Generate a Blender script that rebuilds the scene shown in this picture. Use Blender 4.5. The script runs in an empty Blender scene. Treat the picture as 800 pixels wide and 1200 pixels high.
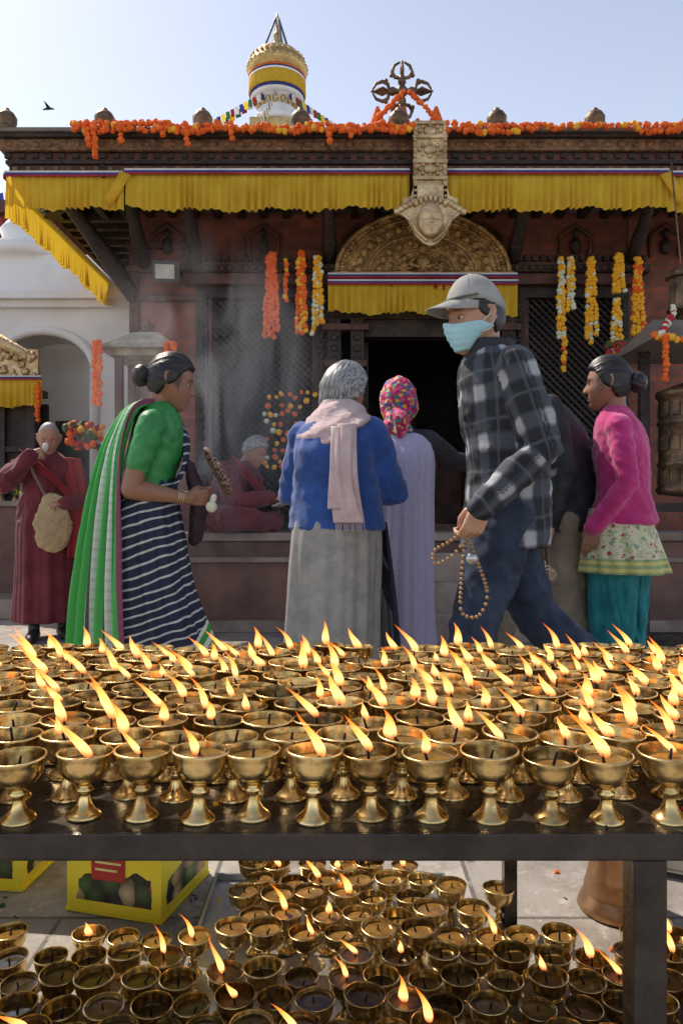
import bpy, bmesh, math, random
import numpy as np
from mathutils import Vector, Matrix, Euler, noise
R=random.Random(11)
D=bpy.data; SC=bpy.context.scene; COL=SC.collection
rad=math.radians
# ------------------------------------------------------------------ nodes
def N(nt,typ,inp=None,**pr):
    n=nt.nodes.new(typ)
    for k,v in pr.items(): setattr(n,k,v)
    for k,v in (inp or {}).items():
        if isinstance(v,bpy.types.NodeSocket): nt.links.new(v,n.inputs[k])
        elif isinstance(v,bpy.types.Node): nt.links.new(v.outputs[0],n.inputs[k])
        else: n.inputs[k].default_value=v
    return n
def MA(nt,op,a,b=0.0,c=0.0):
    return N(nt,'ShaderNodeMath',{0:a,1:b,2:c},operation=op).outputs[0]
def c4(c): return (c[0],c[1],c[2],1.0)
def MIX(nt,f,a,b,bt='MIX'):
    n=nt.nodes.new('ShaderNodeMix'); n.data_type='RGBA'; n.blend_type=bt
    for i,v in ((0,f),(6,a),(7,b)):
        if isinstance(v,bpy.types.NodeSocket): nt.links.new(v,n.inputs[i])
        else: n.inputs[i].default_value=v if i==0 else c4(v)
    return n.outputs[2]
def start(name):
    m=D.materials.new(name); m.use_nodes=True; nt=m.node_tree; nt.nodes.clear()
    out=N(nt,'ShaderNodeOutputMaterial'); p=N(nt,'ShaderNodeBsdfPrincipled')
    nt.links.new(p.outputs[0],out.inputs[0])
    tc=N(nt,'ShaderNodeTexCoord').outputs['Object']
    return m,nt,p,tc,out
def bumpit(nt,p,tc,bump,bs,bd,det=6):
    nz=N(nt,'ShaderNodeTexNoise',{'Vector':tc,'Scale':bs,'Detail':det,'Roughness':.6})
    b=N(nt,'ShaderNodeBump',{'Height':nz.outputs[0],'Strength':bump,'Distance':bd})
    nt.links.new(b.outputs[0],p.inputs['Normal'])
def mk(name,c,rough=.7,metal=0,c2=None,ns=6,bump=.3,bs=80,bd=.004,rv=.12,sss=0,sheen=0,coat=0,lo=.35,hi=.65):
    m,nt,p,tc,out=start(name)
    if c2 is None: c2=tuple(x*.62 for x in c)
    nz=N(nt,'ShaderNodeTexNoise',{'Vector':tc,'Scale':ns,'Detail':8.0,'Roughness':.65})
    f=N(nt,'ShaderNodeMapRange',{0:nz.outputs[0],1:lo,2:hi}).outputs[0]
    nt.links.new(MIX(nt,f,c,c2),p.inputs['Base Color'])
    r=N(nt,'ShaderNodeMapRange',{0:nz.outputs[0],1:.3,2:.7,3:max(0.02,rough-rv),4:min(1,rough+rv)}).outputs[0]
    nt.links.new(r,p.inputs['Roughness'])
    p.inputs['Metallic'].default_value=metal
    if sss: p.inputs['Subsurface Weight'].default_value=sss; p.inputs['Subsurface Scale'].default_value=.01
    if sheen: p.inputs['Sheen Weight'].default_value=sheen
    if coat: p.inputs['Coat Weight'].default_value=coat
    if bump: bumpit(nt,p,tc,bump,bs,bd)
    return m
def patmat(name,fn,rough=.8,bump=.3,bs=120,bd=.002,attr=None):
    m,nt,p,tc,out=start(name)
    v=tc
    if attr: v=N(nt,'ShaderNodeAttribute',attribute_name=attr).outputs['Vector']
    nt.links.new(fn(nt,v,tc),p.inputs['Base Color'])
    p.inputs['Roughness'].default_value=rough
    if bump: bumpit(nt,p,tc,bump,bs,bd)
    return m
def sep(nt,v):
    s=N(nt,'ShaderNodeSeparateXYZ',{0:v}); return s.outputs[0],s.outputs[1],s.outputs[2]
def band(nt,x,period,duty,off=0.0):
    a=MA(nt,'FRACT',MA(nt,'MULTIPLY_ADD',x,1.0/period,off))
    return MA(nt,'LESS_THAN',a,duty)
def softband(nt,x,period,duty,off=0.0,e=.05):
    a=MA(nt,'FRACT',MA(nt,'MULTIPLY_ADD',x,1.0/period,off))
    up=N(nt,'ShaderNodeMapRange',{0:a,1:0.0,2:e,3:0.0,4:1.0}).outputs[0]
    dn=N(nt,'ShaderNodeMapRange',{0:a,1:duty-e,2:duty,3:1.0,4:0.0}).outputs[0]
    return MA(nt,'MULTIPLY',up,dn)
# ------------------------------------------------------------------ mesh
class MB:
    def __init__(s): s.v=[];s.f=[];s.m=[];s.s=[]
    def add(s,vf,mi=0,sm=True):
        v,f=vf; o=len(s.v)
        s.v.extend([tuple(p) for p in v]); s.f.extend([tuple(i+o for i in q) for q in f])
        s.m.extend([mi]*len(f)); s.s.extend([sm]*len(f)); return s
    def obj(s,name,mats,par=None,keep=True,bev=0):
        me=D.meshes.new(name); me.from_pydata(s.v,[],s.f)
        mats=mats if isinstance(mats,(list,tuple)) else [mats]
        for m in mats: me.materials.append(m)
        me.polygons.foreach_set('material_index',s.m); me.polygons.foreach_set('use_smooth',s.s)
        me.update()
        o=D.objects.new(name,me); COL.objects.link(o)
        if bev:
            b=o.modifiers.new('b','BEVEL'); b.width=bev; b.segments=2; b.limit_method='ANGLE'
        if par: par_to(o,par,keep)
        return o
def par_to(o,e,keep=True):
    o.parent=e
    if keep: o.matrix_parent_inverse=e.matrix_basis.inverted()
def empty(name,loc=(0,0,0),rz=0,sc=1):
    e=D.objects.new(name,None); e.empty_display_size=.2; COL.objects.link(e)
    e.matrix_basis=Matrix.Translation(loc)@Matrix.Rotation(rz,4,'Z')@Matrix.Scale(sc,4)
    return e
def box(c,s,rot=None):
    hx,hy,hz=s[0]/2,s[1]/2,s[2]/2
    v=[Vector((x,y,z)) for x in(-hx,hx) for y in(-hy,hy) for z in(-hz,hz)]
    if rot is not None:
        M=Euler(rot).to_matrix(); v=[M@p for p in v]
    v=[p+Vector(c) for p in v]
    f=[(0,1,3,2),(4,6,7,5),(0,4,5,1),(2,3,7,6),(0,2,6,4),(1,5,7,3)]
    return v,f
def bx(x0,x1,y0,y1,z0,z1): return box(((x0+x1)/2,(y0+y1)/2,(z0+z1)/2),(abs(x1-x0),abs(y1-y0),abs(z1-z0)))
def grid(pts,closed_u=False):
    nr=len(pts); nc=len(pts[0]); v=[p for r in pts for p in r]; f=[]
    for i in range(nr-1):
        for j in range(nc if closed_u else nc-1):
            a=i*nc+j; b=i*nc+(j+1)%nc
            f.append((a,b,b+nc,a+nc))
    return v,f
def lathe(prof,n=24,c=(0,0,0),cap=True):
    rows=[]
    for r,z in prof:
        rows.append([(c[0]+r*math.cos(2*math.pi*k/n),c[1]+r*math.sin(2*math.pi*k/n),c[2]+z) for k in range(n)])
    v,f=grid(rows,True)
    if cap:
        f.append(tuple(reversed(range(n)))); f.append(tuple(range(len(v)-n,len(v))))
    return v,f
def sphere(c,r,n=14,m=10):
    if not isinstance(r,(tuple,list)): r=(r,r,r)
    rows=[]
    for i in range(m+1):
        a=-math.pi/2+math.pi*i/m; a=max(-1.553,min(1.553,a))
        rows.append([(c[0]+r[0]*math.cos(a)*math.cos(2*math.pi*k/n),c[1]+r[1]*math.cos(a)*math.sin(2*math.pi*k/n),c[2]+r[2]*math.sin(a)) for k in range(n)])
    v,f=grid(rows,True); f.append(tuple(reversed(range(n)))); f.append(tuple(range(len(v)-n,len(v))))
    return v,f
def tube(pts,rads,n=12,flat=1.0,caps=True,flatdir=None):
    P=[Vector(p) for p in pts]
    if not isinstance(rads,(list,tuple)): rads=[rads]*len(P)
    rads=list(rads)
    if caps:
        d0=(P[0]-P[1]).normalized(); d1=(P[-1]-P[-2]).normalized(); r0,r1=rads[0],rads[-1]
        pre=[(P[0]+d0*r0*math.sin(a),r0*math.cos(a)) for a in(1.5,1.1,.6)]
        post=[(P[-1]+d1*r1*math.sin(a),r1*math.cos(a)) for a in(.6,1.1,1.5)]
        P=[a for a,_ in pre]+P+[a for a,_ in post]; rads=[b for _,b in pre]+rads+[b for _,b in post]
    T=[]
    for i in range(len(P)):
        t=(P[min(i+1,len(P)-1)]-P[max(i-1,0)])
        T.append(t.normalized() if t.length>1e-9 else Vector((0,0,1)))
    ref=Vector(flatdir) if flatdir else (Vector((0,1,0)) if abs(T[0].y)<.9 else Vector((1,0,0)))
    u=(ref-T[0]*ref.dot(T[0])).normalized(); rows=[]
    for i,p in enumerate(P):
        if flatdir: u=(ref-T[i]*ref.dot(T[i]))
        else: u=(u-T[i]*u.dot(T[i]))
        u.normalize(); w=T[i].cross(u); r=rads[i]
        rows.append([p+u*r*flat*math.cos(2*math.pi*k/n)+w*r*math.sin(2*math.pi*k/n) for k in range(n)])
    v,f=grid(rows,True)
    f.append(tuple(reversed(range(n)))); f.append(tuple(range(len(v)-n,len(v))))
    return v,f
def loft(rings,n=48,fold=None,cap=True,sub=6,zf=None):
    rows=[];K=len(rings)
    S=[]
    for i in range(K-1):
        for k in range(sub):
            t=k/sub
            p0=rings[max(i-1,0)];p1=rings[i];p2=rings[i+1];p3=rings[min(i+2,K-1)]
            S.append(tuple(.5*((2*p1[j])+(-p0[j]+p2[j])*t+(2*p0[j]-5*p1[j]+4*p2[j]-p3[j])*t*t+(-p0[j]+3*p1[j]-3*p2[j]+p3[j])*t**3) for j in range(5)))
    S.append(rings[-1])
    for i,(cx,cy,z,rx,ry) in enumerate(S):
        t=i/(len(S)-1); row=[]
        for k in range(n):
            a=2*math.pi*k/n; q=1.0 if not fold else fold(a,t,z)
            row.append((cx+rx*q*math.cos(a),cy+ry*q*math.sin(a),z+(zf(a,t) if zf else 0)))
        rows.append(row)
    v,f=grid(rows,True)
    if cap: f.append(tuple(reversed(range(n)))); f.append(tuple(range(len(v)-n,len(v))))
    return v,f
def pleats(a0,k,seed,tstart=0.0,both=.35):
    def fn(a,t,z):
        w=max(0,(t-tstart)/(1-tstart)) if tstart<1 else 0
        s=math.sin(k*a+seed+1.3*math.sin(2*a+seed)+.5*math.sin(z*7+seed))
        s=math.copysign(abs(s)**.8,s)
        nz=noise.noise(Vector((math.cos(a)*2.2,math.sin(a)*2.2,z*1.6+seed)))
        return 1+a0*(both*.4+w*(1-both*.4))*(s*.6+both*math.sin((2*k+1)*a+2.1*seed))+.09*nz*(.3+w)
    return fn
def ribbon(path,wid,nu=10,ripple=.01,k=3,seed=0):
    rows=[];P=[Vector(p) for p in path]
    M=[]
    for i in range(len(P)-1):
        for q in range(6):
            t=q/6; p0=P[max(i-1,0)];p1=P[i];p2=P[i+1];p3=P[min(i+2,len(P)-1)]
            M.append((.5*((2*p1)+(-p0+p2)*t+(2*p0-5*p1+4*p2-p3)*t*t+(-p0+3*p1-3*p2+p3)*t**3),Vector(wid[i]).lerp(Vector(wid[i+1]),t)))
    M.append((P[-1],Vector(wid[-1])))
    for i,(c,w) in enumerate(M):
        tg=(M[min(i+1,len(M)-1)][0]-M[max(i-1,0)][0]).normalized(); nrm=w.cross(tg).normalized()
        rows.append([c+w*(j/nu-.5)+nrm*ripple*math.sin(k*2*math.pi*j/nu+seed+i*.12)*(0.3+.7*min(1,i/8)) for j in range(nu+1)])
    return grid(rows)
def thick(o,t=.004):
    m=o.modifiers.new('s','SOLIDIFY'); m.thickness=t; m.offset=0
def sstep(a,b,x):
    t=max(0,min(1,(x-a)/(b-a))); return t*t*(3-2*t)
# ------------------------------------------------------------------ materials
WOOD=mk('dark_carved_wood',(.046,.026,.018),.5,c2=(.015,.010,.007),ns=5,bump=.8,bs=30,bd=.025)
WOODR=mk('red_brown_wood',(.13,.042,.027),.6,c2=(.05,.021,.015),ns=7,bump=.7,bs=34,bd=.015)
BLACKV=mk('plain_black',(.010,.009,.009),.8,bump=.1)  # near-black that paints in the darkness of openings; also colours the bird
STONE=mk('red_stone',(.22,.115,.088),.75,c2=(.12,.07,.056),ns=3,bump=.5,bs=25,bd=.012)
STONET=mk('ledge_stone',(.36,.28,.23),.7,c2=(.2,.14,.12),ns=4,bump=.3,bs=40)
WHITE=mk('white_lime_plaster',(.86,.85,.83),.85,c2=(.70,.68,.66),ns=1.6,bump=.3,bs=12,bd=.01,lo=.45,hi=.8)
GILT=mk('aged_gilt_copper',(.66,.43,.18),.42,.85,c2=(.24,.14,.07),ns=9,bump=1,bs=34,bd=.02)
GILTP=mk('pale_gilt',(.76,.57,.32),.42,.75,c2=(.36,.24,.12),ns=7,bump=.8,bs=30,bd=.014)
GOLD=mk('bright_gold_leaf',(.72,.52,.22),.4,.75,c2=(.42,.30,.13),ns=2,bump=.2,bs=5,bd=.05)
IRON=mk('black_oily_iron',(.018,.016,.015),.28,.2,c2=(.060,.044,.034),ns=14,bump=.6,bs=40,bd=.003,rv=.2)
MET=mk('worn_steel',(.60,.60,.58),.35,.9,ns=10,bump=.1)
ROOF=mk('roof_sheet',(.14,.115,.10),.6,c2=(.22,.18,.14),ns=4)
BRONZE=mk('dark_bronze',(.26,.16,.085),.45,.75,c2=(.08,.055,.04),ns=8,bump=.8,bs=30,bd=.01)
ORANGE=mk('orange_marigold',(.92,.18,.01),.75,c2=(.72,.09,.005),ns=30,bump=.6,bs=150)
YELF=mk('yellow_marigold',(.92,.54,.03),.75,c2=(.82,.34,.01),ns=30,bump=.6,bs=150)
WHF=mk('white_flower',(.75,.75,.60),.8,c2=(.6,.62,.4),ns=30,bump=.5,bs=150)
REDF=mk('red_flower',(.55,.02,.03),.8,ns=30)
LEAF=mk('leaf_green',(.05,.12,.03),.7,ns=30)
FL=[ORANGE,YELF,WHF,REDF,LEAF]
def brickfn(nt,v,tc):
    x,y,z=sep(nt,tc)
    vv=N(nt,'ShaderNodeCombineXYZ',{0:MA(nt,'ADD',x,y),1:z,2:0.0}).outputs[0]
    b=N(nt,'ShaderNodeTexBrick',{'Vector':vv,'Color1':(.33,.095,.056,1),'Color2':(.20,.06,.042,1),'Mortar':(.15,.10,.08,1),'Scale':1.0,'Mortar Size':.006,'Brick Width':.21,'Row Height':.062,'Mortar Smooth':.3})
    nz=N(nt,'ShaderNodeTexNoise',{'Vector':tc,'Scale':5.0,'Detail':8.0})
    return MIX(nt,N(nt,'ShaderNodeMapRange',{0:nz.outputs[0],1:.38,2:.75,3:0.0,4:.75}).outputs[0],b.outputs[0],(.07,.036,.03))
BRICK=patmat('old_red_brick',brickfn,.85,.5,35,.01)
def pavefn(nt,v,tc):
    b=N(nt,'ShaderNodeTexBrick',{'Vector':tc,'Color1':(.31,.28,.25,1),'Color2':(.40,.37,.33,1),'Mortar':(.11,.10,.09,1),'Scale':1.0,'Mortar Size':.006,'Brick Width':.62,'Row Height':.41,'Mortar Smooth':.2})
    nz=N(nt,'ShaderNodeTexNoise',{'Vector':tc,'Scale':3.5,'Detail':10.0,'Roughness':.7})
    n2=N(nt,'ShaderNodeTexNoise',{'Vector':tc,'Scale':22.0,'Detail':6.0,'Roughness':.7})
    a=MIX(nt,N(nt,'ShaderNodeMapRange',{0:nz.outputs[0],1:.42,2:.66,3:0.0,4:.85}).outputs[0],b.outputs[0],(.15,.115,.085))
    return MIX(nt,N(nt,'ShaderNodeMapRange',{0:n2.outputs[0],1:.55,2:.72,3:0.0,4:.75}).outputs[0],a,(.54,.50,.46))
PAVE=patmat('stone_paving',pavefn,.65,.6,30,.008)
def cloth2(name,c,c2,tr=.35,ns=5):
    m=mk(name,c,.85,c2=c2,ns=ns,bump=.3,bs=200,bd=.001)
    nt=m.node_tree; p=[n for n in nt.nodes if n.type=='BSDF_PRINCIPLED'][0]; out=[n for n in nt.nodes if n.type=='OUTPUT_MATERIAL'][0]
    t=N(nt,'ShaderNodeBsdfTranslucent',{'Color':c4(c)}); mx=N(nt,'ShaderNodeMixShader',{0:tr,1:p,2:t}); nt.links.new(mx.outputs[0],out.inputs[0]); return m
YCL=cloth2('yellow_satin',(.92,.62,.05),(.78,.47,.03),.40)
RCL=cloth2('red_cloth',(.45,.03,.03),(.3,.02,.02),.15)
BCL=cloth2('blue_cloth',(.04,.06,.3),(.03,.04,.2),.15)
WCL=cloth2('white_cloth',(.8,.78,.72),(.6,.58,.55),.2)
OCL=cloth2('orange_cloth',(.85,.2,.02),(.7,.13,.02),.2)
# ------------------------------------------------------------------ world / sun / camera
SUNEL=52; SUNAZ=-48
w=D.worlds.new('World'); SC.world=w; w.use_nodes=True; nt=w.node_tree; nt.nodes.clear()
sky=N(nt,'ShaderNodeTexSky',sky_type='NISHITA',sun_disc=False,sun_elevation=rad(SUNEL),sun_rotation=rad(SUNAZ%360))
sky.altitude=1300; sky.air_density=1.0; sky.dust_density=3.5; sky.ozone_density=1.0
gz=sep(nt,N(nt,'ShaderNodeTexCoord').outputs['Generated'])[2]
hz_=N(nt,'ShaderNodeMapRange',{0:gz,1:0.0,2:.8,3:4.3,4:.9}).outputs[0]
hc=N(nt,'ShaderNodeVectorMath',{0:(1.0,.955,.89),'Scale':hz_},operation='SCALE').outputs[0]
sk=N(nt,'ShaderNodeVectorMath',{0:sky.outputs[0],1:hc},operation='ADD').outputs[0]
bg=N(nt,'ShaderNodeBackground',{'Color':sk,'Strength':.145}); wo=N(nt,'ShaderNodeOutputWorld',{0:bg})
sl=D.lights.new('sun','SUN'); sl.energy=5.0; sl.angle=rad(.5); sl.color=(1,.90,.76)
so=D.objects.new('sun',sl); COL.objects.link(so)
sv=Vector((math.sin(rad(SUNAZ))*math.cos(rad(SUNEL)),math.cos(rad(SUNAZ))*math.cos(rad(SUNEL)),math.sin(rad(SUNEL))))
so.rotation_euler=sv.to_track_quat('Z','Y').to_euler(); so.location=(-3,6,9)
cd=D.cameras.new('camera'); co=D.objects.new('camera',cd); COL.objects.link(co); SC.camera=co
co.location=(0,0,.9); co.rotation_euler=(rad(90),0,0)
cd.sensor_fit='VERTICAL'; cd.sensor_height=36; cd.sensor_width=24; cd.lens=26; cd.clip_start=.02; cd.clip_end=2000
SC.view_settings.view_transform='Standard'; SC.view_settings.look='None'; SC.view_settings.exposure=0
# ------------------------------------------------------------------ ground
g=MB(); g.add(([(-400,-400,0),(400,-400,0),(400,400,0),(-400,400,0)],[(0,1,2,3)])); g.obj('stone_paved_ground',PAVE)
# ------------------------------------------------------------------ flowers
bm=bmesh.new(); bmesh.ops.create_icosphere(bm,subdivisions=2,radius=1)
FV=[]
for v in bm.verts:
    q=v.co*(1+.28*noise.noise(v.co*3.1)+.1*R.uniform(-1,1)); FV.append((q.x,q.y,q.z*.8))
FF=[tuple(v.index for v in f.verts) for f in bm.faces]; bm.free(); FV=np.array(FV)
def flowers(name,items,par=None):
    V=[];F=[];MI=[];o=0
    for p,r,mi in items:
        M=np.array(Euler((R.uniform(0,6),R.uniform(0,6),R.uniform(0,6))).to_matrix())
        V.append(FV@M.T*r+np.array(p)); F+= [(a+o,b+o,c+o) for a,b,c in FF]; MI+=[mi]*len(FF); o+=len(FV)
    me=D.meshes.new(name); me.from_pydata(np.concatenate(V).tolist(),[],F)
    for m in FL: me.materials.append(m)
    me.polygons.foreach_set('material_index',MI); me.update()
    ob=D.objects.new(name,me); COL.objects.link(ob)
    if par: par_to(ob,par)
    return ob
def strand(p0,p1,r=.024,sag=0,mi=0,jit=.006,step=1.35,alt=None):
    p0=Vector(p0);p1=Vector(p1);L=(p1-p0).length; n=max(2,int(L/(r*step))); out=[]
    for i in range(n+1):
        t=i/n; p=p0.lerp(p1,t); p.z-=sag*4*t*(1-t)
        m=mi
        if alt and R.random()<alt[1]: m=alt[0]
        out.append(((p.x+R.uniform(-jit,jit),p.y+R.uniform(-jit,jit),p.z+R.uniform(-jit,jit)),r*R.uniform(.8,1.15),m))
    return out
def bundle(x,y,z0,z1,mi,w=.05,alt=None,r=.024,ns=3):
    out=[]
    for k in range(ns):
        dx=(k-(ns-1)/2)*w; 
        out+=strand((x+dx*.4,y,z1),(x+dx,y-.01*k,z0+R.uniform(-.03,.08)),r,0,mi,.008,1.3,alt)
    return out
# ------------------------------------------------------------------ SHRINE
SH=empty('brick_shrine',(.66,6.2,0))
YW=6.2; XL=-1.74; XR=3.06; YE=5.48; EL=-2.46; ER=3.78
m=MB()
m.add(bx(XL-.35,XR+.35,5.57,9.2,0,.68),0,False)
m.add(bx(XL-.37,XR+.37,5.53,9.22,.683,.745),1,False)
m.add(bx(XL-.37,XR+.37,5.50,5.565,0,.09),1,False)
m.add(bx(XL-.36,XR+.36,5.545,5.567,.52,.56),1,False)
m.obj('plinth',[STONE,STONET],SH,bev=.008)
m=MB()
for i in range(3): m.add(bx(.05,1.3,5.05+.16*i,5.49,.0+(.003 if i else 0),.2*(i+1)),0,False)
m.obj('steps',STONET,SH,bev=.01)
m=MB()
z0=.745; z1=3.42
m.add(bx(XL,-1.22,YW,YW+.3,z0,z1),0,False)
m.add(bx(2.40,XR,YW,YW+.3,z0,z1),0,False)
m.add(bx(-1.219,2.399,YW+.02,YW+.3,2.98,z1),0,False)
m.add(bx(XL,XL+.28,YW+.301,9,z0,z1),0,False)
m.add(bx(XR-.28,XR,YW+.301,9,z0,z1),0,False)
m.add(bx(XL+.281,XR-.281,8.7,9,z0,z1),0,False)
m.obj('walls',BRICK,SH)
m=MB()
def framed(xa,xb,za,zb,y=YW,t=.09):
    m.add(bx(xa,xa+t,y-.03,y+.12,za,zb),0,False); m.add(bx(xb-t,xb,y-.03,y+.12,za,zb),0,False)
    m.add(bx(xa+t,xb-t,y-.03,y+.12,za,za+t),0,False); m.add(bx(xa+t,xb-t,y-.03,y+.12,zb-t,zb),0,False)
    m.add(bx(xa+t+.002,xa+t+.035,y+.0,y+.1,za+t+.001,zb-t-.001),1,False); m.add(bx(xb-t-.035,xb-t-.002,y+.0,y+.1,za+t+.001,zb-t-.001),1,False)
    zz=za+.1
    while zz<zb-.1:
        for xx in(xa+t/2,xb-t/2): m.add(sphere((xx,y-.032,zz),(.028,.018,.035),8,6),0)
        zz+=.085
    cx0,cx1,cz0,cz1=xa+t,xb-t,za+t,zb-t
    s=.062; H=cz1-cz0; W=cx1-cx0
    for sg in(1,-1):
        k=-H
        while k<W:
            t0=max(0,-k); t1=min(H,W-k)
            if t1-t0>.02:
                xA,xB=k+t0,k+t1; zA,zB=(t0,t1) if sg>0 else (H-t0,H-t1)
                L=math.hypot(xB-xA,zB-zA)
                m.add(box((cx0+(xA+xB)/2,y+.045+.012*sg,cz0+(zA+zB)/2),(L,.012,.02),(0,-math.atan2(zB-zA,xB-xA),0)),0,False)
            k+=s
    m.add(bx(cx0,cx1,y+.16,y+.17,cz0,cz1),2,False)  # black sheet: shade behind the lattice put in as colour
framed(-1.21,-.12,.746,2.78)
framed(1.44,2.39,.746,2.78)
for xc in (-.06,.13,1.19,1.38):
    m.add(bx(xc-.055,xc+.055,YW-.09,YW+.15,.746,2.5),0,False)
    for zz,ww in ((.80,.085),(1.25,.075),(1.7,.07),(2.1,.08),(2.4,.095)):
        m.add(bx(xc-ww,xc+ww,YW-.12,YW+.151,zz,zz+.05),1,False)
    for zz in np.arange(.9,2.4,.09): m.add(sphere((xc,YW-.092,float(zz)),(.035,.02,.03),8,6),0)
m.add(bx(-1.3,2.48,YW-.10,YW+.12,2.783,2.87),1,False)
m.add(bx(-1.35,2.53,YW-.14,YW+.12,2.873,2.93),0,False)
m.add(bx(-1.25,2.43,YW-.07,YW+.12,2.933,2.978),1,False)
x=-1.3
while x<2.5:
    m.add(sphere((x,YW-.15,2.90),.022,8,6),1); m.add(box((x+.03,YW-.075,3.0),(.03,.05,.05)),0,False); x+=.065
for xc in(-1.45,-.65,.15,1.2,1.95,2.7):
    m.add(sphere((xc,YW-.03,3.12),(.05,.04,.07),10,8),0); m.add(sphere((xc,YW-.04,3.22),(.03,.03,.035),10,8),0)
    m.add(tube([(xc-.12,YW-.02,3.05),(xc-.13,YW-.03,3.2),(xc,YW-.02,3.30),(xc+.13,YW-.03,3.2),(xc+.12,YW-.02,3.05)],.02,8),1)
m.add(bx(.19,1.13,YW-.04,YW+.12,2.36,2.5),0,False)
m.add(bx(-.115,1.44,YW-.05,YW+.1,2.503,2.78),0,False)
m.add(bx(.19,.23,YW+.15,YW+.55,.75,2.36),0,False); m.add(bx(1.09,1.13,YW+.15,YW+.55,.75,2.36),0,False)
m.add(bx(.19,1.13,YW-.06,YW+.1,.746,.80),1,False)
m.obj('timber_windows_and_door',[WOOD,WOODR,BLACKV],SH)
m=MB()
m.add(bx(-.4,1.8,7.9,7.95,.746,3.2),0,False); m.add(bx(-.45,-.41,6.6,7.9,.746,3.2),0,False); m.add(bx(1.8,1.84,6.6,7.9,.746,3.2),0,False)  # room painted black, so the doorway's darkness is in the colour
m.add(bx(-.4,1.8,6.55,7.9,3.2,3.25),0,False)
m.add(bx(.1,1.2,7.3,7.7,.746,1.35),1,False); m.add(bx(.25,1.05,7.5,7.8,1.35,1.6),3,False)
m.add(sphere((.65,7.62,1.8),(.15,.12,.18),16,12),2); m.add(sphere((.65,7.6,2.03),(.08,.07,.095),16,12),2); m.add(lathe([(.2,0),(.18,.04),(.12,.08)],20,(.65,7.6,1.6)),2)
for i in range(7): m.add(lathe([(.03,0),(.01,.03),(.01,.06),(.035,.1)],12,(.2+.15*i,7.38,1.35)),2)
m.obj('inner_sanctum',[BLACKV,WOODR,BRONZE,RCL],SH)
m=MB(); m.add(bx(XL-.03,XL+.05,YW-.03,YW-.002,.746,3.3),0,False)
for zz in(2.66,2.9,3.1): m.add(bx(XL-.05,-1.2,YW-.05,YW-.003,zz,zz+.05),0,False)
m.obj('pier_trim',WOODR,SH,bev=.006)
m=MB()
m.add(([(EL,YE,3.44),(ER,YE,3.44),(ER,YW+.02,3.46),(EL,YW+.02,3.46)],[(0,1,2,3)]),0,False)
m.add(([(EL,YE,3.441),(EL,9.5,3.441),(XL+.02,9.5,3.461),(XL+.02,YE,3.461)],[(0,1,2,3)]),0,False)
m.add(([(ER,YE,3.442),(ER,9.5,3.442),(XR-.02,9.5,3.462),(XR-.02,YE,3.462)],[(0,3,2,1)]),0,False)
x=EL+.1
while x<ER: m.add(box((x,(YE+YW)/2+.05,3.40),(.06,.74,.07)),0,False); x+=.19
y=YE+.8
while y<9.2: m.add(box(((EL+XL)/2+.03,y,3.40),(.66,.06,.07)),0,False); y+=.19
m.add(box((-2.1,5.84,3.41),(.09,1.05,.1),(0,0,rad(45))),1,False)
for x in (XL+.1,-1.2,-.1,1.42,2.4,XR-.1):
    m.add(tube([(x,YW-.02,2.95),(x,YW-.18,3.08),(x,YW-.33,3.2),(x,YW-.5,3.38)],[.05,.062,.05,.045],8),1)
m.add(tube([(XL,YW-.02,2.7),(XL-.15,YW-.15,2.95),(XL-.25,YW-.3,3.1),(XL-.45,YW-.5,3.4)],[.06,.075,.06,.05],8),1)
for y in (6.9,7.7,8.5): m.add(tube([(XL,y,2.75),(XL-.2,y,2.95),(XL-.5,y,3.38)],[.05,.06,.045],8),1)
m.obj('eave_soffit_and_struts',[WOOD,WOOD],SH)
m=MB()
def fas(z0,z1,out,mi):
    m.add(bx(EL-out,ER+out,YE-out,YE-out+.04,z0,z1),mi,False)
    m.add(bx(EL-out,EL-out+.04,YE-out+.041,9.5,z0,z1),mi,False)
    m.add(bx(ER+out-.04,ER+out,YE-out+.041,9.5,z0,z1),mi,False)
fas(3.395,3.47,.0,1); fas(3.473,3.50,.02,0); fas(3.503,3.555,.01,1); fas(3.558,3.64,.05,2); fas(3.643,3.672,.08,0); fas(3.675,3.70,.10,3)
x=EL
while x<ER:
    m.add(box((x,YE-.012,3.53),(.05,.03,.035)),0,False); m.add(box((x+.05,YE-.004,3.43),(.035,.02,.05)),2,False); m.add(sphere((x+.02,YE-.052,3.60),(.03,.012,.022),8,6),2); x+=.1
m.obj('fascia_boards',[WOOD,WOODR,mk('gilt_carved_board',(.34,.19,.09),.5,.4,c2=(.10,.05,.03),ns=20,bump=1,bs=45,bd=.02),ROOF],SH,bev=.004)
m=MB()
a=(EL-.1,YE-.1,3.70);b=(ER+.1,YE-.1,3.70);c=(ER+.1,9.6,3.70);d=(EL-.1,9.6,3.70);e=(-.3,7.5,4.35);f=(1.6,7.5,4.35)
m.add(([a,b,c,d,e,f],[(0,1,5,4),(1,2,5),(2,3,4,5),(3,0,4)]),0,False)
m.obj('roof',ROOF,SH)
m=MB()
for i in range(9):
    x=-2.46+.72*i
    m.add(lathe([(.062,0),(.068,.015),(.05,.025),(.072,.06),(.074,.10),(.052,.135),(.026,.15),(.022,.165),(.004,.172)],16,(x,YE-.04,3.70)),0)
m.obj('roof_edge_knobs',BRONZE,SH)
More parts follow.
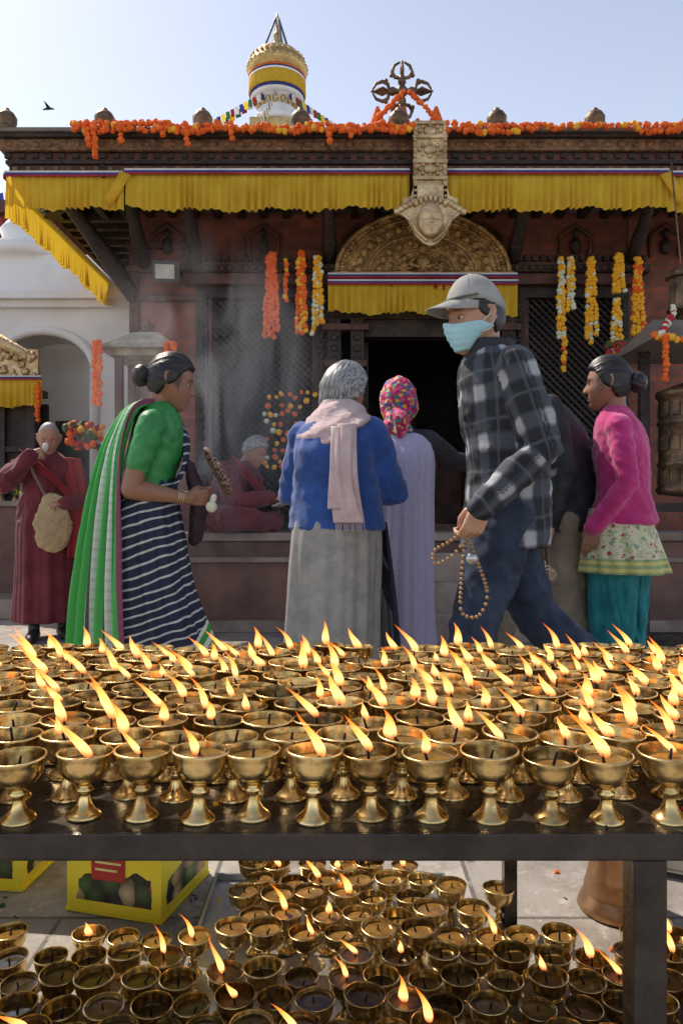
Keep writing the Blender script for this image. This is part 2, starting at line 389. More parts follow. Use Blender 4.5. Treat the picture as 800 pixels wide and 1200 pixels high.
def valance(name,x0,x1,y,zt,zb,par,sidey=None,seed=0,top=(1,2,3)):
    L=(x1-x0) if sidey is None else sidey[1]-sidey[0]
    n=int(L/.008); rows=[[] for _ in range(7)]; 
    for i in range(n+1):
        s=L*i/n
        ph=s*2*math.pi/.055+1.6*math.sin(s*9+seed)+1.2*math.sin(s*23+seed)+.8*math.sin(s*41)
        for k in range(7):
            t=k/6; amp=.005+.016*t*(1+.5*math.sin(s*13+seed)); o=amp*math.sin(ph+t*.5)+.012*t*math.sin(s*5)
            zz=zt+(zb-zt)*t + (0.012*math.sin(s*11+seed)+.008*math.sin(s*31)+.012*math.sin(s*3.1+seed))*t
            rows[k].append((x0+s,y+o,zz) if sidey is None else (x0+o,sidey[0]+s,zz))
    mm=MB(); mm.add(grid(rows),0)
    h=.014
    for q in range(3):
        za=zt+h*(q+.15)-.01; 
        if sidey is None: mm.add(bx(x0,x1,y-.025-.001*q,y-.019-.001*q,za,za+h),top[q],False)
        else: mm.add(bx(x0-.025,x0-.019,sidey[0],sidey[1],za,za+h),top[q],False)
    return mm.obj(name,[YCL,RCL,BCL,WCL],par)
valance('front_valance_cloth',EL-.01,-1.60,YE-.03,3.37,3.13,SH,seed=1)
valance('front_valance_cloth_middle',-1.59,.50,YE-.035,3.385,3.13,SH,seed=2)
valance('front_valance_cloth_right',.77,2.40,YE-.035,3.385,3.13,SH,seed=3)
valance('front_valance_cloth_end',2.39,ER,YE-.03,3.37,3.13,SH,seed=4)
valance('side_valance_cloth',EL-.02,0,0,3.38,3.10,SH,sidey=(YE,9.3),seed=5)
m=MB()
for xx,sg in((-1.59,1),(2.38,-1)):
    m.add(([(xx-.03*sg,YE-.062,3.40),(xx+.05*sg,YE-.062,3.37),(xx-.10*sg,YE-.064,3.13),(xx-.14*sg,YE-.066,3.20)],[(0,1,2,3)]),0)
thick(m.obj('valance_corner_cloth',YCL,SH),.004)
TC=(.66,6.02,2.84)
m=MB()
def arc(rx,rz,y,n=40,z0=0): return [(TC[0]+rx*math.cos(math.pi*k/n),y,TC[2]+z0+rz*math.sin(math.pi*k/n)) for k in range(n+1)]
A=arc(.70,.50,TC[1]); v=A+[(p[0],TC[1]+.06,p[2]) for p in A]; n=len(A)
f=[tuple(range(n))]+[(i,i+n,i+1+n,i+1) for i in range(n-1)]+[tuple(reversed(range(n,2*n)))]
m.add((v,f),0,False)
for rx,rz,rr in((.70,.50,.022),(.62,.44,.012),(.44,.31,.016),(.27,.2,.012)): m.add(tube(arc(rx,rz,TC[1]-.005),rr,8),1)
m.add(tube([(TC[0]-.72,TC[1]-.01,TC[2]),(TC[0]+.72,TC[1]-.01,TC[2])],.025,8),1)
for rx,rz,k,rr in((.66,.47,26,.018),(.53,.375,17,.036),(.355,.255,11,.03)):
    for i in range(k):
        a=math.pi*(i+.5)/k; px=TC[0]+rx*math.cos(a); pz=TC[2]+rz*math.sin(a)
        m.add(sphere((px,TC[1]-.01,pz),(rr,rr*.9,rr*1.1),9,7),1)
        if rr>.025:
            for q in range(5):
                b=2*math.pi*q/5+a; m.add(sphere((px+rr*1.1*math.cos(b),TC[1]-.008,pz+rr*1.1*math.sin(b)),rr*.38,7,5),1)
for dx,s in((0,1.3),(-.15,.8),(.15,.8)):
    m.add(sphere((TC[0]+dx,TC[1]-.02,TC[2]+.06*s),(.05*s,.04*s,.06*s),12,9),1); m.add(sphere((TC[0]+dx,TC[1]-.03,TC[2]+.145*s),(.028*s,.03*s,.035*s),12,9),1)
    m.add(tube([(TC[0]+dx-.05*s,TC[1]-.03,TC[2]+.09*s),(TC[0]+dx-.085*s,TC[1]-.04,TC[2]+.05*s),(TC[0]+dx-.03*s,TC[1]-.06,TC[2]+.03*s)],.013*s,7),1)
    m.add(tube([(TC[0]+dx+.05*s,TC[1]-.03,TC[2]+.09*s),(TC[0]+dx+.085*s,TC[1]-.04,TC[2]+.05*s),(TC[0]+dx+.03*s,TC[1]-.06,TC[2]+.03*s)],.013*s,7),1)
m.obj('gilded_tympanum',[GILT,GILT],SH)
valance('door_valance_cloth',-.11,1.42,5.98,2.74,2.50,SH,seed=7)
valance('door_valance_red_band',-.11,1.42,6.0,2.80,2.72,SH,seed=8)
D.objects['door_valance_red_band'].data.materials[0]=RCL
BN=empty('gilt_banner_with_face',(.64,5.36,3.2))
m=MB()
m.add(bx(.525,.755,5.35,5.365,3.10,3.72),0,False)
m.add(bx(.52,.545,5.335,5.37,3.10,3.72),1,False); m.add(bx(.735,.76,5.335,5.37,3.10,3.72),1,False)
for zz in(3.70,3.60,3.42,3.30): m.add(bx(.515,.765,5.33,5.372,zz,zz+.022),1,False)
for zz in(3.655,3.52,3.38): 
    m.add(sphere((.64,5.347,zz),(.05,.02,.035),12,8),1)
    for q in range(8): m.add(sphere((.64+.075*math.cos(q*math.pi/4),5.347,zz+.045*math.sin(q*math.pi/4)),.016,7,5),1)
for zz in np.arange(3.14,3.70,.04):
    for xx in(.532,.748): m.add(sphere((xx,5.333,float(zz)),.012,6,5),1)
pr=[(.0,2.82),(.05,2.84),(.11,2.90),(.15,2.98),(.17,3.03),(.25,3.06),(.235,3.10),(.19,3.12),(.20,3.16),(.14,3.18),(.12,3.25),(.0,3.27)]
L=[(.64-a,b) for a,b in pr]+[(.64+a,b) for a,b in reversed(pr)]
nn=len(L); v=[(a,5.335,b) for a,b in L]+[(a,5.36,b) for a,b in L]
m.add((v,[tuple(range(nn)),tuple(reversed(range(nn,2*nn)))]+[(i,(i+1)%nn,(i+1)%nn+nn,i+nn) for i in range(nn)]),0,False)
for sgn in(-1,1):
    for q in range(5): m.add(sphere((.64+sgn*(.12+.03*q),5.335,3.14-.018*q),(.026,.02,.026),9,7),1)
    m.add(tube([(.64+sgn*.03,5.33,2.86),(.64+sgn*.10,5.33,2.92),(.64+sgn*.14,5.33,3.0),(.64+sgn*.20,5.33,3.05)],.014,8),1)
for q in range(7): m.add(sphere((.64+(q-3)*.035,5.325,3.135+.03*math.cos((q-3)*.6)),(.017,.02,.032),8,6),1)
banner_mb=m
# ------------------------------------------------------------------ HEAD
def hp(x,y,z,feat=1.0):
    px=.074*x; py=(.098 if y<0 else .088)*y; pz=.116*z
    t=max(0.0,-z)
    px*=1-.22*t**1.3+.05*math.sin(math.pi*min(1,t*1.4))
    if y<0: py*=1-.42*sstep(.15,.95,t)
    py+=.045*t*t
    if feat and y>0:
        G=lambda cx,cz,sx,sz: math.exp(-((px-cx)/sx)**2-((pz-cz)/sz)**2)
        ns=0
        if pz<.018: ns=sstep(.018,-.028,pz)*(1-sstep(-.031,-.041,pz))
        dy=.023*ns*math.exp(-(px/(.0085+.006*ns))**2)
        dy+=.006*ns*(math.exp(-((abs(px)-.012)/.006)**2))*sstep(-.015,-.03,pz)
        dy+=-.010*(G(-.030,.003,.014,.010)+G(.030,.003,.014,.010))
        dy+=.005*(G(-.028,.024,.02,.008)+G(.028,.024,.02,.008))
        dy+=.004*(G(-.042,-.028,.016,.018)+G(.042,-.028,.016,.018))
        dy+=.007*G(0,-.055,.020,.0055)+.007*G(0,-.068,.018,.006)-.005*G(0,-.061,.022,.0025)
        dy+=.005*G(0,-.095,.020,.014)-.004*G(0,-.080,.02,.006)
        py+=dy*feat*min(1,y*3)
    return Vector((px,py,pz))
def headgrid(n=88,m=64,feat=1.0,fn=None):
    rows=[]
    for i in range(m+1):
        a=-math.pi/2+math.pi*i/m; a=max(-1.55,min(1.55,a)); row=[]
        for k in range(n):
            b=2*math.pi*k/n; x,y,z=math.cos(a)*math.cos(b),math.cos(a)*math.sin(b),math.sin(a)
            p=hp(x,y,z,feat); row.append(fn(p,x,y,z) if fn else p)
        rows.append(row)
    v,f=grid(rows,True); f.append(tuple(reversed(range(n)))); f.append(tuple(range(len(v)-n,len(v)))); return v,f
v,f=headgrid(60,44,1.4); banner_mb.add(([(.64+p.x*1.3,5.335-max(p.y,-.01)*.75,3.0+p.z*1.15) for p in v],f),1)
banner_mb.obj('banner_plate',[GILTP,GILTP],BN)
DV=empty('double_vajra_finial',(.47,5.75,4.1))
m=MB(); cx,cy,cz=.47,5.75,4.17
m.add(lathe([(.10,3.82),(.10,3.86),(.05,3.88),(.035,3.95),(.06,3.97),(.03,4.0),(.03,4.06)],16,(cx,cy,0)),0)
m.add(sphere((cx,cy,cz),.045),0)
for q in range(4):
    a=q*math.pi/2; ux,uz=math.cos(a),math.sin(a); P=lambda r,s:(cx+ux*r-uz*s,cy,cz+uz*r+ux*s)
    m.add(tube([P(.03,0),P(.07,0)],.022,10),0)
    for r0 in (.075,.10): m.add(sphere(P(r0,0),.033 if r0<.09 else .028,12,8),0)
    m.add(tube([P(.1,0),P(.17,0),P(.235,0)],[.014,.018,.009],8),0)
    for sg in(-1,1):
        m.add(tube([P(.10,.01*sg),P(.11,.055*sg),P(.15,.078*sg),P(.20,.06*sg),P(.225,.02*sg)],[.012,.015,.015,.012,.008],8),0)
        m.add(sphere(P(.125,.082*sg),.018,8,6),0)
    for dy in(-.05,.05):
        b=P(.15,0); m.add(tube([(P(.1,0)[0],cy,P(.1,0)[2]),(b[0],cy+dy,b[2]),(P(.22,0)[0],cy,P(.22,0)[2])],.01,7),0)
m.obj('vajra_body',BRONZE,DV)
m=MB()
m.add(loft([(cx,cy,3.74,.13,.1),(cx,cy,3.85,.09,.07),(cx,cy,3.98,.045,.04),(cx,cy,4.05,.03,.03)],28,lambda a,t,z:1+.12*math.sin(7*a)),0)
for dx,h in((-.20,.24),(.24,.24),(.10,.15),(-.10,.15)):
    m.add(loft([(cx+dx,cy-.2,3.70,.075,.06),(cx+dx,cy-.2,3.70+h*.5,.055,.045),(cx+dx,cy-.2,3.70+h,.012,.012)],20,lambda a,t,z:1+.12*math.sin(5*a)),0)
m.obj('orange_cloth_wrap',OCL,DV)
it=[]
yy=YE-.14
segs=[(-1.93,-.22),(-.22,.3),(.3,.52),(.77,1.4),(1.4,2.1),(2.1,2.8),(2.8,3.6)]
for a,b in segs:
    n=max(1,int((b-a)/.34))
    for i in range(n):
        xa=a+(b-a)*i/n; xb=a+(b-a)*(i+1)/n
        for q in range(2):
            if xa>.7 and q==1 and R.random()<.5: continue
            it+=strand((xa,yy-.01*q,3.700-.035*q),(xb,yy-.01*q,3.700-.035*q),.023,R.uniform(.0,.035),0,.012,1.25,(1,.12))
for x,l in((-1.78,.24),(-1.83,.15),(-1.60,.12),(-1.30,.08),(-1.12,.15),(-.8,.1),(-.1,.12),(.05,.08)):
    it+=strand((x,yy-.03,3.69),(x+.02,yy-.03,3.69-l),.023,0,0,.006)
for i in range(14): it.append(((-1.95+.05*i,yy+.04,3.72+.02*R.random()),.026,0))
it+=strand((.25,yy+.05,3.76),(.45,yy+.05,3.96),.022)+strand((.7,yy+.05,3.76),(.5,yy+.05,3.96),.022)
it+=strand((EL-.13,YE-.1,3.66),(EL-.13,YE-.12,3.3),.024)+strand((EL-.09,YE-.12,3.66),(EL-.1,YE-.12,3.2),.024)
flowers('roof_marigold_garland',it)
GY=5.98
it=[]
def PX(px,d): return (px-400)*d/867
def PZ(py,d): return .9+(600-py)*d/867
for px,ya,yb,mi,alt,ns in((318,298,392,0,(0,0),4),(335,305,360,0,(1,.2),1),(353,296,398,0,(1,.35),3),(372,302,390,1,(2,.35),3),
    (657,303,395,2,(1,.45),2),(668,303,372,1,(2,.5),2),(692,303,402,1,(2,.12),3),(661,396,440,1,(0,.5),1),(724,298,350,1,(2,.1),3),(722,352,418,1,(2,.4),3),(747,304,396,0,(1,.7),3)):
    it+=bundle(PX(px,GY),GY,PZ(yb,GY),PZ(ya,GY),mi,.038,alt,.022,ns)
for q in range(40): it.append(((PX(722+R.uniform(-14,14),GY),GY-.03,PZ(410+R.uniform(-9,9),GY)),.02,3 if q%2 else 4))
flowers('hanging_flower_garlands',it)
it=[]
for r in range(9):
    for q in range(9):
        if R.random()<.72: it.append(((PX(300+7+q*7.5+R.uniform(-3,3),6.1),6.12,PZ(462+r*11+R.uniform(-4,4),6.1)),.022*R.uniform(.8,1.2),R.choice([0,1,0,1,2,1])))
flowers('flowers_on_lattice',it)
FLD=empty('floodlight',(PX(195,5.95),5.95,PZ(318,5.95)))
m=MB(); X,Y,Z=PX(195,5.95),5.95,PZ(318,5.95)
m.add(box((X,Y,Z),(.21,.07,.17),(rad(20),0,rad(8))),0,False); m.add(box((X-.004,Y-.037,Z-.012),(.15,.006,.11),(rad(20),0,rad(8))),1,False)
m.add(tube([(X,Y+.02,Z),(X,Y+.22,Z+.08)],.012,8),0)
m.obj('housing',[mk('grey_metal_housing',(.08,.08,.08),.5),mk('lamp_glass',(.62,.60,.54),.2,bump=0)],FLD,bev=.006)
# ------------------------------------------------------------------ prayer wheel & canopy
PW=empty('prayer_wheel',(2.36,5.0,1.3))
m=MB()
m.add(lathe([(.05,1.0),(.21,1.02),(.225,1.05),(.21,1.07),(.205,1.2),(.215,1.21),(.215,1.23),(.205,1.24),(.205,1.48),(.215,1.49),(.215,1.51),(.205,1.52),(.205,1.66),(.225,1.68),(.225,1.71),(.1,1.76),(.03,1.78),(.02,1.95)],32,(2.36,5.0,0)),0)
for q in range(18):
    a=2*math.pi*q/18
    for zz in (1.13,1.36,1.59): m.add(box((2.36+.207*math.cos(a),5.0+.207*math.sin(a),zz),(.012,.045,.09),(0,0,a)),0,False)
m.obj('drum',BRONZE,PW)
m=MB()
for dx in(-.32,.32): m.add(bx(2.36+dx-.03,2.36+dx+.03,4.97,5.03,.08,2.0),0,False)
m.add(bx(2.0,2.72,4.95,5.05,.0,.08),0,False); m.add(bx(2.0,2.72,4.96,5.04,.9,.96),0,False)
m.add(([(1.93,4.6,1.98),(2.8,4.6,1.98),(2.8,5.4,1.98),(1.93,5.4,1.98),(2.1,5,2.2),(2.62,5,2.2)],[(0,1,5,4),(1,2,5),(2,3,4,5),(3,0,4),(3,2,1,0)]),1,False)
m.obj('frame_and_canopy',[WOOD,ROOF],PW)
it=strand((1.93,4.58,2.0),(2.8,4.58,1.98),.022,.05,0,.01,1.3,(1,.5))+strand((1.98,4.58,2.0),(2.2,4.9,2.25),.022,0,2,.01,1.3,(3,.5))+strand((2.2,4.6,2.05),(2.3,4.6,2.2),.025,0,1,.02)
it+=strand((2.0,4.57,1.98),(2.0,4.57,1.72),.02,0,0)
o=flowers('canopy_flowers',it,PW)
LT=empty('hanging_lantern',(2.36,5.15,2.4)); m=MB()
m.add(lathe([(.02,2.62),(.10,2.56),(.11,2.53),(.08,2.52),(.09,2.32),(.1,2.30),(.04,2.26),(.01,2.22)],8,(2.36,5.15,0)),0,False); m.add(tube([(2.36,5.15,2.6),(2.36,5.3,3.4)],.006,6),0)
m.obj('lantern_body',BRONZE,LT)
# ------------------------------------------------------------------ small lamp shrine left
LS=empty('small_stone_lamp_shrine',(-1.35,5.05,0)); m=MB(); X,Y=-1.32,5.05
m.add(bx(X-.17,X+.17,Y-.17,Y+.17,0,.12),0,False); m.add(bx(X-.12,X+.12,Y-.12,Y+.12,.12,1.2),0,False); m.add(bx(X-.19,X+.19,Y-.19,Y+.19,1.2,1.27),0,False)
for a in(-1,1):
    for b in(-1,1): m.add(bx(X+a*.15-.025,X+a*.15+.025,Y+b*.15-.025,Y+b*.15+.025,1.27,1.93),0,False)
m.add(bx(X-.2,X+.2,Y-.2,Y+.2,1.93,1.97),1,False)
s=.27
m.add(([(X-s,Y-s,1.97),(X+s,Y-s,1.97),(X+s,Y+s,1.97),(X-s,Y+s,1.97),(X-.08,Y-.08,2.11),(X+.08,Y-.08,2.11),(X+.08,Y+.08,2.11),(X-.08,Y+.08,2.11)],[(3,2,1,0),(0,1,5,4),(1,2,6,5),(2,3,7,6),(3,0,4,7),(4,5,6,7)]),1,False)
m.add(lathe([(.05,2.11),(.055,2.13),(.03,2.15),(.045,2.17),(.01,2.21),(.004,2.22)],12,(X,Y,0)),2)
m.obj('stone_body',[STONE,mk('lichen_stone_roof',(.50,.42,.30),.8,c2=(.22,.18,.12),ns=12,bump=.5,bs=40,bd=.01),BRONZE],LS,bev=.005)
it=[]
for dx in(-.27,-.24): it+=strand((X+dx,Y-.28,1.99),(X+dx,Y-.28,1.60),.022,0,0,.006)
for dx in(.20,.24): it+=strand((X+dx,Y-.28,1.99),(X+dx-.01,Y-.28,1.62),.022,0,0,.006)
it+=strand((X-.18,Y-.2,1.36),(X+.2,Y-.2,1.36),.024,.04,0,.01)
flowers('shrine_marigolds',it,LS)
# ------------------------------------------------------------------ white building
WB=empty('white_plaster_shrine',(-3.6,8,0)); m=MB()
YB=8.0
m.add(bx(-9,-3.72,YB,YB+.5,0,3.1),0,False); m.add(bx(-2.68,-1.95,YB,YB+.5,0,3.1),0,False)
n=16; top=[(-3.2+.52*math.cos(math.pi*k/n),2.45+.38*math.sin(math.pi*k/n)) for k in range(n+1)]
v=[];f=[]
for (a,b) in top: v+=[(a,YB,b),(a,YB,3.1),(a,YB+.5,b),(a,YB+.5,3.1)]
for k in range(n):
    i=4*k; f+=[(i,i+4,i+5,i+1),(i,i+2,i+6,i+4),(i+2,i+3,i+7,i+6)]
m.add((v,f),0,False)
m.add(tube([(-3.74,YB-.03,.0),(-3.74,YB-.03,2.45)]+[(-3.2+.54*math.cos(math.pi*(1-k/n)),YB-.03,2.45+.40*math.sin(math.pi*k/n)) for k in range(n+1)]+[(-2.66,YB-.03,2.45),(-2.66,YB-.03,0)],.05,8,caps=False),0)
for i,(o,za,zb) in enumerate(((.08,3.10,3.17),(.16,3.17,3.25),(.1,3.25,3.32),(.04,3.32,3.5))): m.add(bx(-9-o,-1.95+o,YB-o,YB+.5+o,za+.001*i,zb),0,False)
m.add(bx(-9,-2.5,YB+.1,YB+2,3.5,3.72),0,False)
m.add(lathe([(.55,3.72),(.55,3.85),(.3,3.9),(.26,4.0),(.3,4.1),(.22,4.2),(.10,4.25),(.12,4.3),(.03,4.5),(.005,4.6)],24,(-3.6,YB+.5,0)),0)
m.add(lathe([(.3,3.5),(.3,3.56),(.16,3.6),(.2,3.68),(.17,3.8),(.06,3.86),(.08,3.9),(.02,4.0)],20,(-2.35,YB+.2,0)),0)
m.add(bx(-3.72,-2.68,YB+.95,YB+1.0,0,3),0,False); m.add(bx(-3.72,-3.68,YB+.5,YB+.95,0,3),0,False); m.add(bx(-2.72,-2.68,YB+.5,YB+.95,0,3),0,False)
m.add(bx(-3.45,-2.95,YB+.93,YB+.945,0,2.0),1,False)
m.add(bx(-4.7,-3.0,7.55,7.6,0,2.0),1,False)  # this and the panel above paint in the dark of arch and niche
m.obj('plaster_walls',[WHITE,BLACKV],WB)
m=MB()
m.add(bx(-4.4,-3.05,7.4,7.5,0,2.05),0,False); m.add(bx(-4.5,-2.98,7.32,7.52,2.05,2.12),0,False)
for x in (-4.4,-3.9,-3.42,-3.12): m.add(bx(x,x+.08,7.34,7.39,.0,2.05),0,False)
for z in (.5,1.0,1.5): m.add(bx(-4.4,-3.05,7.35,7.385,z,z+.05),0,False)
m.obj('timber_niche',[WOOD],WB)
m=MB()
m.add(tube([(-4.3,7.28,2.38),(-3.9,7.28,2.62),(-3.5,7.28,2.65),(-3.05,7.28,2.42)],[.05,.09,.09,.05],10),0)
m.add(bx(-4.5,-2.98,7.27,7.33,2.2,2.5),0,False)
for q in range(34): m.add(sphere((-4.4+.042*q,7.255,2.50+.09*math.sin((q+3)*.13)+.02*math.sin(q*2.3)),R.uniform(.025,.045),8,6),0)
for q in range(60): m.add(sphere((-4.45+1.45*R.random(),7.26,2.23+.24*R.random()),(R.uniform(.02,.04),.02,R.uniform(.02,.04)),7,5),0)
m.obj('bronze_lintel',GILTP,WB)
valance('niche_valance_cloth',-4.6,-2.93,7.25,2.2,1.93,WB,seed=9)
it=strand((-3.72,7.1,2.85),(-3.78,7.1,2.3),.035,0,0)+strand((-3.66,7.1,2.85),(-3.72,7.1,2.45),.035,0,0)+strand((-2.95,7.2,2.15),(-2.95,7.2,1.8),.03,0,0)
for q in range(60): it.append(((PX(R.uniform(82,116),6.8),6.8+R.uniform(-.1,.1),PZ(R.uniform(496,524),6.8)),.035,R.choice([0,0,1,4,4,3])))
for q in range(30): it.append(((PX(R.uniform(8,34),6.8),6.8+R.uniform(-.1,.1),PZ(R.uniform(556,580),6.8)),.035,R.choice([1,4,4,4])))
flowers('niche_flowers',it,WB)
OC=empty('offering_counter',(-3.2,6.9,0)); m=MB()
m.add(bx(-4.6,-2.45,6.75,7.2,0,.95),0,False); m.add(bx(-4.65,-2.4,6.7,7.25,.95,1.0),1,False); m.add(bx(-5,-2.5,6.2,6.75,0,.16),1,False)
for q in range(14):
    m.add(lathe([(.05,1.0),(.03,1.03),(.02,1.08),(.07,1.16)],12,(-4.2+.13*q,6.85+.05*(q%2),0)),2)
m.obj('counter_body',[STONE,STONET,GILTP],OC,bev=.01)
RB=empty('red_brick_house',(-9.5,15,0)); m=MB()
m.add(bx(-14,-6.0,15,22,0,6.9),0,False); m.add(bx(-14.2,-5.8,14.8,22.2,6.9,7.15),1,False)
for x in(-7.3,-9.2,-11.2):
    for z in(1.2,3.6,5.3): 
        m.add(bx(x-.5,x+.5,14.93,14.99,z-.05,z+1.25),1,False); m.add(bx(x-.4,x+.4,14.9,14.925,z+.05,z+1.15),2,False)
m.obj('house_body',[mk('red_painted_wall',(.35,.06,.05),.8),WOODR,mk('window_glass',(.12,.15,.18),.1)],RB)
# ------------------------------------------------------------------ stupa
ST=empty('stupa_spire',(-3.9,45,0)); X,Y=-3.9,45
def sz(y): return .9+(600-y)*45/867
def sr(p): return p*45/867
m=MB()
m.add(lathe([(sr(10),sz(80)),(sr(12),sz(62)),(sr(6),sz(56)),(sr(4),sz(46)),(sr(5.5),sz(42)),(sr(2.5),sz(38)),(sr(1.5),sz(26)),(sr(2.5),sz(22)),(.02,sz(14))],20,(X,Y,0)),0)
for q in range(4):
    a=rad(25)+q*math.pi/2
    m.add(tube([(X+sr(16)*math.cos(a),Y+sr(16)*math.sin(a),sz(60)),(X+sr(2)*math.cos(a),Y+sr(2)*math.sin(a),sz(22))],.07,8),4)
m.add(lathe([(sr(17),sz(60)),(sr(20),sz(62)),(sr(20),sz(64)),(sr(25),sz(65)),(sr(27),sz(68)),(sr(27),sz(70)),(sr(31),sz(72)),(sr(32),sz(77)),(sr(34),sz(79)),(sr(35),sz(86)),(sr(33),sz(87)),(sr(33),sz(92))],40,(X,Y,0)),0)
for k in range(30):
    a=2*math.pi*k/30; m.add(sphere((X+sr(34)*math.cos(a),Y+sr(34)*math.sin(a),sz(82)),.14,6,5),0); m.add(sphere((X+sr(31)*math.cos(a),Y+sr(31)*math.sin(a),sz(73)),.12,6,5),0)
for (ya,yb,mi,r) in ((92,94,1,33.5),(94,96,2,33),(96,98,3,33.4)):
    m.add(lathe([(sr(r),sz(yb)),(sr(r),sz(ya))],48,(X,Y,0)),mi)
m.add(loft([(X,Y,sz(113),sr(33),sr(33)),(X,Y,sz(98),sr(33),sr(33))],220,lambda a,t,z:1+.02*(1-t)*math.sin(44*a),sub=4),5)
for (ya,yb,mi,r) in ((113,116,2,32),(116,119,3,31)): m.add(lathe([(sr(r),sz(yb)),(sr(r),sz(ya))],48,(X,Y,0)),mi)
fr=[(sr(29),sz(121)),(sr(21),sz(122)),(sr(19),sz(130)),(sr(23),sz(132)),(sr(23),sz(140)),(sr(27),sz(142)),(sr(27),sz(150))]
m.add(lathe(fr,40,(X,Y,0)),3)
for k in range(16):
    a=2*math.pi*k/16; m.add(sphere((X+sr(22)*math.cos(a),Y+sr(22)*math.sin(a),sz(126)),.18,6,5),0)
for k in range(13):
    z=sz(152)-k*.62; r=1.5+k*.24; m.add(bx(X-r,X+r,Y-r,Y+r,z-.60,z),0,False)
zb=sz(152)-13*.62
m.add(bx(X-4.6,X+4.6,Y-4.6,Y+4.6,zb-3.5,zb),0,False)
m.add(lathe([(18,.1),(18,3),(17.5,5),(15.5,8),(12,10.5),(8,zb-3.2),(5,zb-2.9)],64,(X,Y,0)),3)
m.obj('spire_and_dome',[GOLD,OCL,BCL,WHITE,mk('steel_blue_paint',(.12,.15,.22),.5),YCL],ST)
m=MB(); cols=[BCL,WCL,RCL,cloth2('green_cloth',(.03,.2,.05),(.02,.15,.04),.2),YCL]
for a in (-2.8,-2.2,-.3,-.9,3.5,.3,-1.6):
    for k in range(60):
        r=1.2+k*.36; x=X+r*math.cos(a); y=Y+r*math.sin(a); z=sz(118)-k*.24-1.2*math.sin(math.pi*k/60)
        t=(math.cos(a)*.30,math.sin(a)*.30)
        m.add(([(x,y,z),(x+t[0],y+t[1],z-.2),(x+t[0]+.05,y+t[1],z-.62),(x+.05,y+.05,z-.44)],[(0,1,2,3)]),k%5,False)
m.obj('prayer_flags',cols,ST)
BD=empty('flying_bird',(-4.7,12,7.4)); m=MB()
m.add(tube([(-4.83,12,7.43),(-4.75,12,7.45),(-4.66,12,7.44)],[.010,.025,.010],8),0)
m.add(([(-4.78,12,7.46),(-4.71,12,7.46),(-4.78,11.88,7.52),(-4.8,12.12,7.52)],[(0,1,2),(1,0,3)]),0)
m.obj('bird_body',BLACKV,BD)
# ------------------------------------------------------------------ TABLE
TB=empty('iron_table',(0,1.25,0)); m=MB()
TZ=.535; T0=.835; T1=1.62
m.add(bx(-1.7,1.7,T0+.006,T1,TZ-.006,TZ),0,False)
m.add(bx(-1.7,1.7,T0,T0+.005,TZ-.028,TZ+.001),0,False)
m.add(bx(-1.7,1.7,T0+.0052,T0+.03,TZ-.032,TZ-.0065),0,False)
m.add(bx(-1.7,1.7,T1-.03,T1,TZ-.034,TZ-.0065),0,False)
for x in(-1.66,-.95,.353,1.5):
    m.add(bx(x-.019,x+.019,T0+.010,T0+.046,0,TZ-.0345),0,False)
    m.add(bx(x+.01-.014,x+.01+.014,T1-.033,T1-.004,0,TZ-.0345),0,False)
    m.add(bx(x-.015,x+.015,T0+.047,T1-.034,TZ-.030,TZ-.007),0,False)
m.obj('table_frame',IRON,TB,bev=.0015)
# ------------------------------------------------------------------ LAMPS
def brassmat(name,c1,c2,dk,r0,r1,lo=.45,hi=.72):
    m,nt,p,tc,out=start(name)
    info=N(nt,'ShaderNodeObjectInfo'); nz=N(nt,'ShaderNodeTexNoise',{'Vector':tc,'Scale':45.0,'Detail':6.0})
    nv=N(nt,'ShaderNodeVectorMath',{0:tc,1:info.outputs['Location']},operation='ADD'); nt.links.new(nv.outputs[0],nz.inputs['Vector'])
    sh=MA(nt,'MULTIPLY_ADD',info.outputs['Random'],.16,-.08)
    f=N(nt,'ShaderNodeMapRange',{0:MA(nt,'ADD',nz.outputs[0],sh),1:lo,2:hi}).outputs[0]
    a=MIX(nt,info.outputs['Random'],c1,c2)
    nt.links.new(MIX(nt,f,a,dk),p.inputs['Base Color'])
    p.inputs['Metallic'].default_value=1
    nt.links.new(N(nt,'ShaderNodeMapRange',{0:nz.outputs[0],1:.3,2:.7,3:r0,4:r1}).outputs[0],p.inputs['Roughness'])
    bumpit(nt,p,tc,.2,90,.002); return m
BRS=brassmat('butter_lamp_brass',(.94,.70,.32),(.78,.53,.20),(.26,.155,.06),.13,.42)
BRI=brassmat('oily_sooty_brass',(.70,.47,.17),(.42,.27,.09),(.10,.06,.025),.10,.35,.40,.66)
GHEE=mk('melted_butter',(.34,.18,.040),.05,c2=(.09,.045,.015),ns=26,bump=.1,bs=60,rv=.03,coat=.5)
SOOT=mk('charred_wick',(.01,.008,.007),.9)
FH=.046
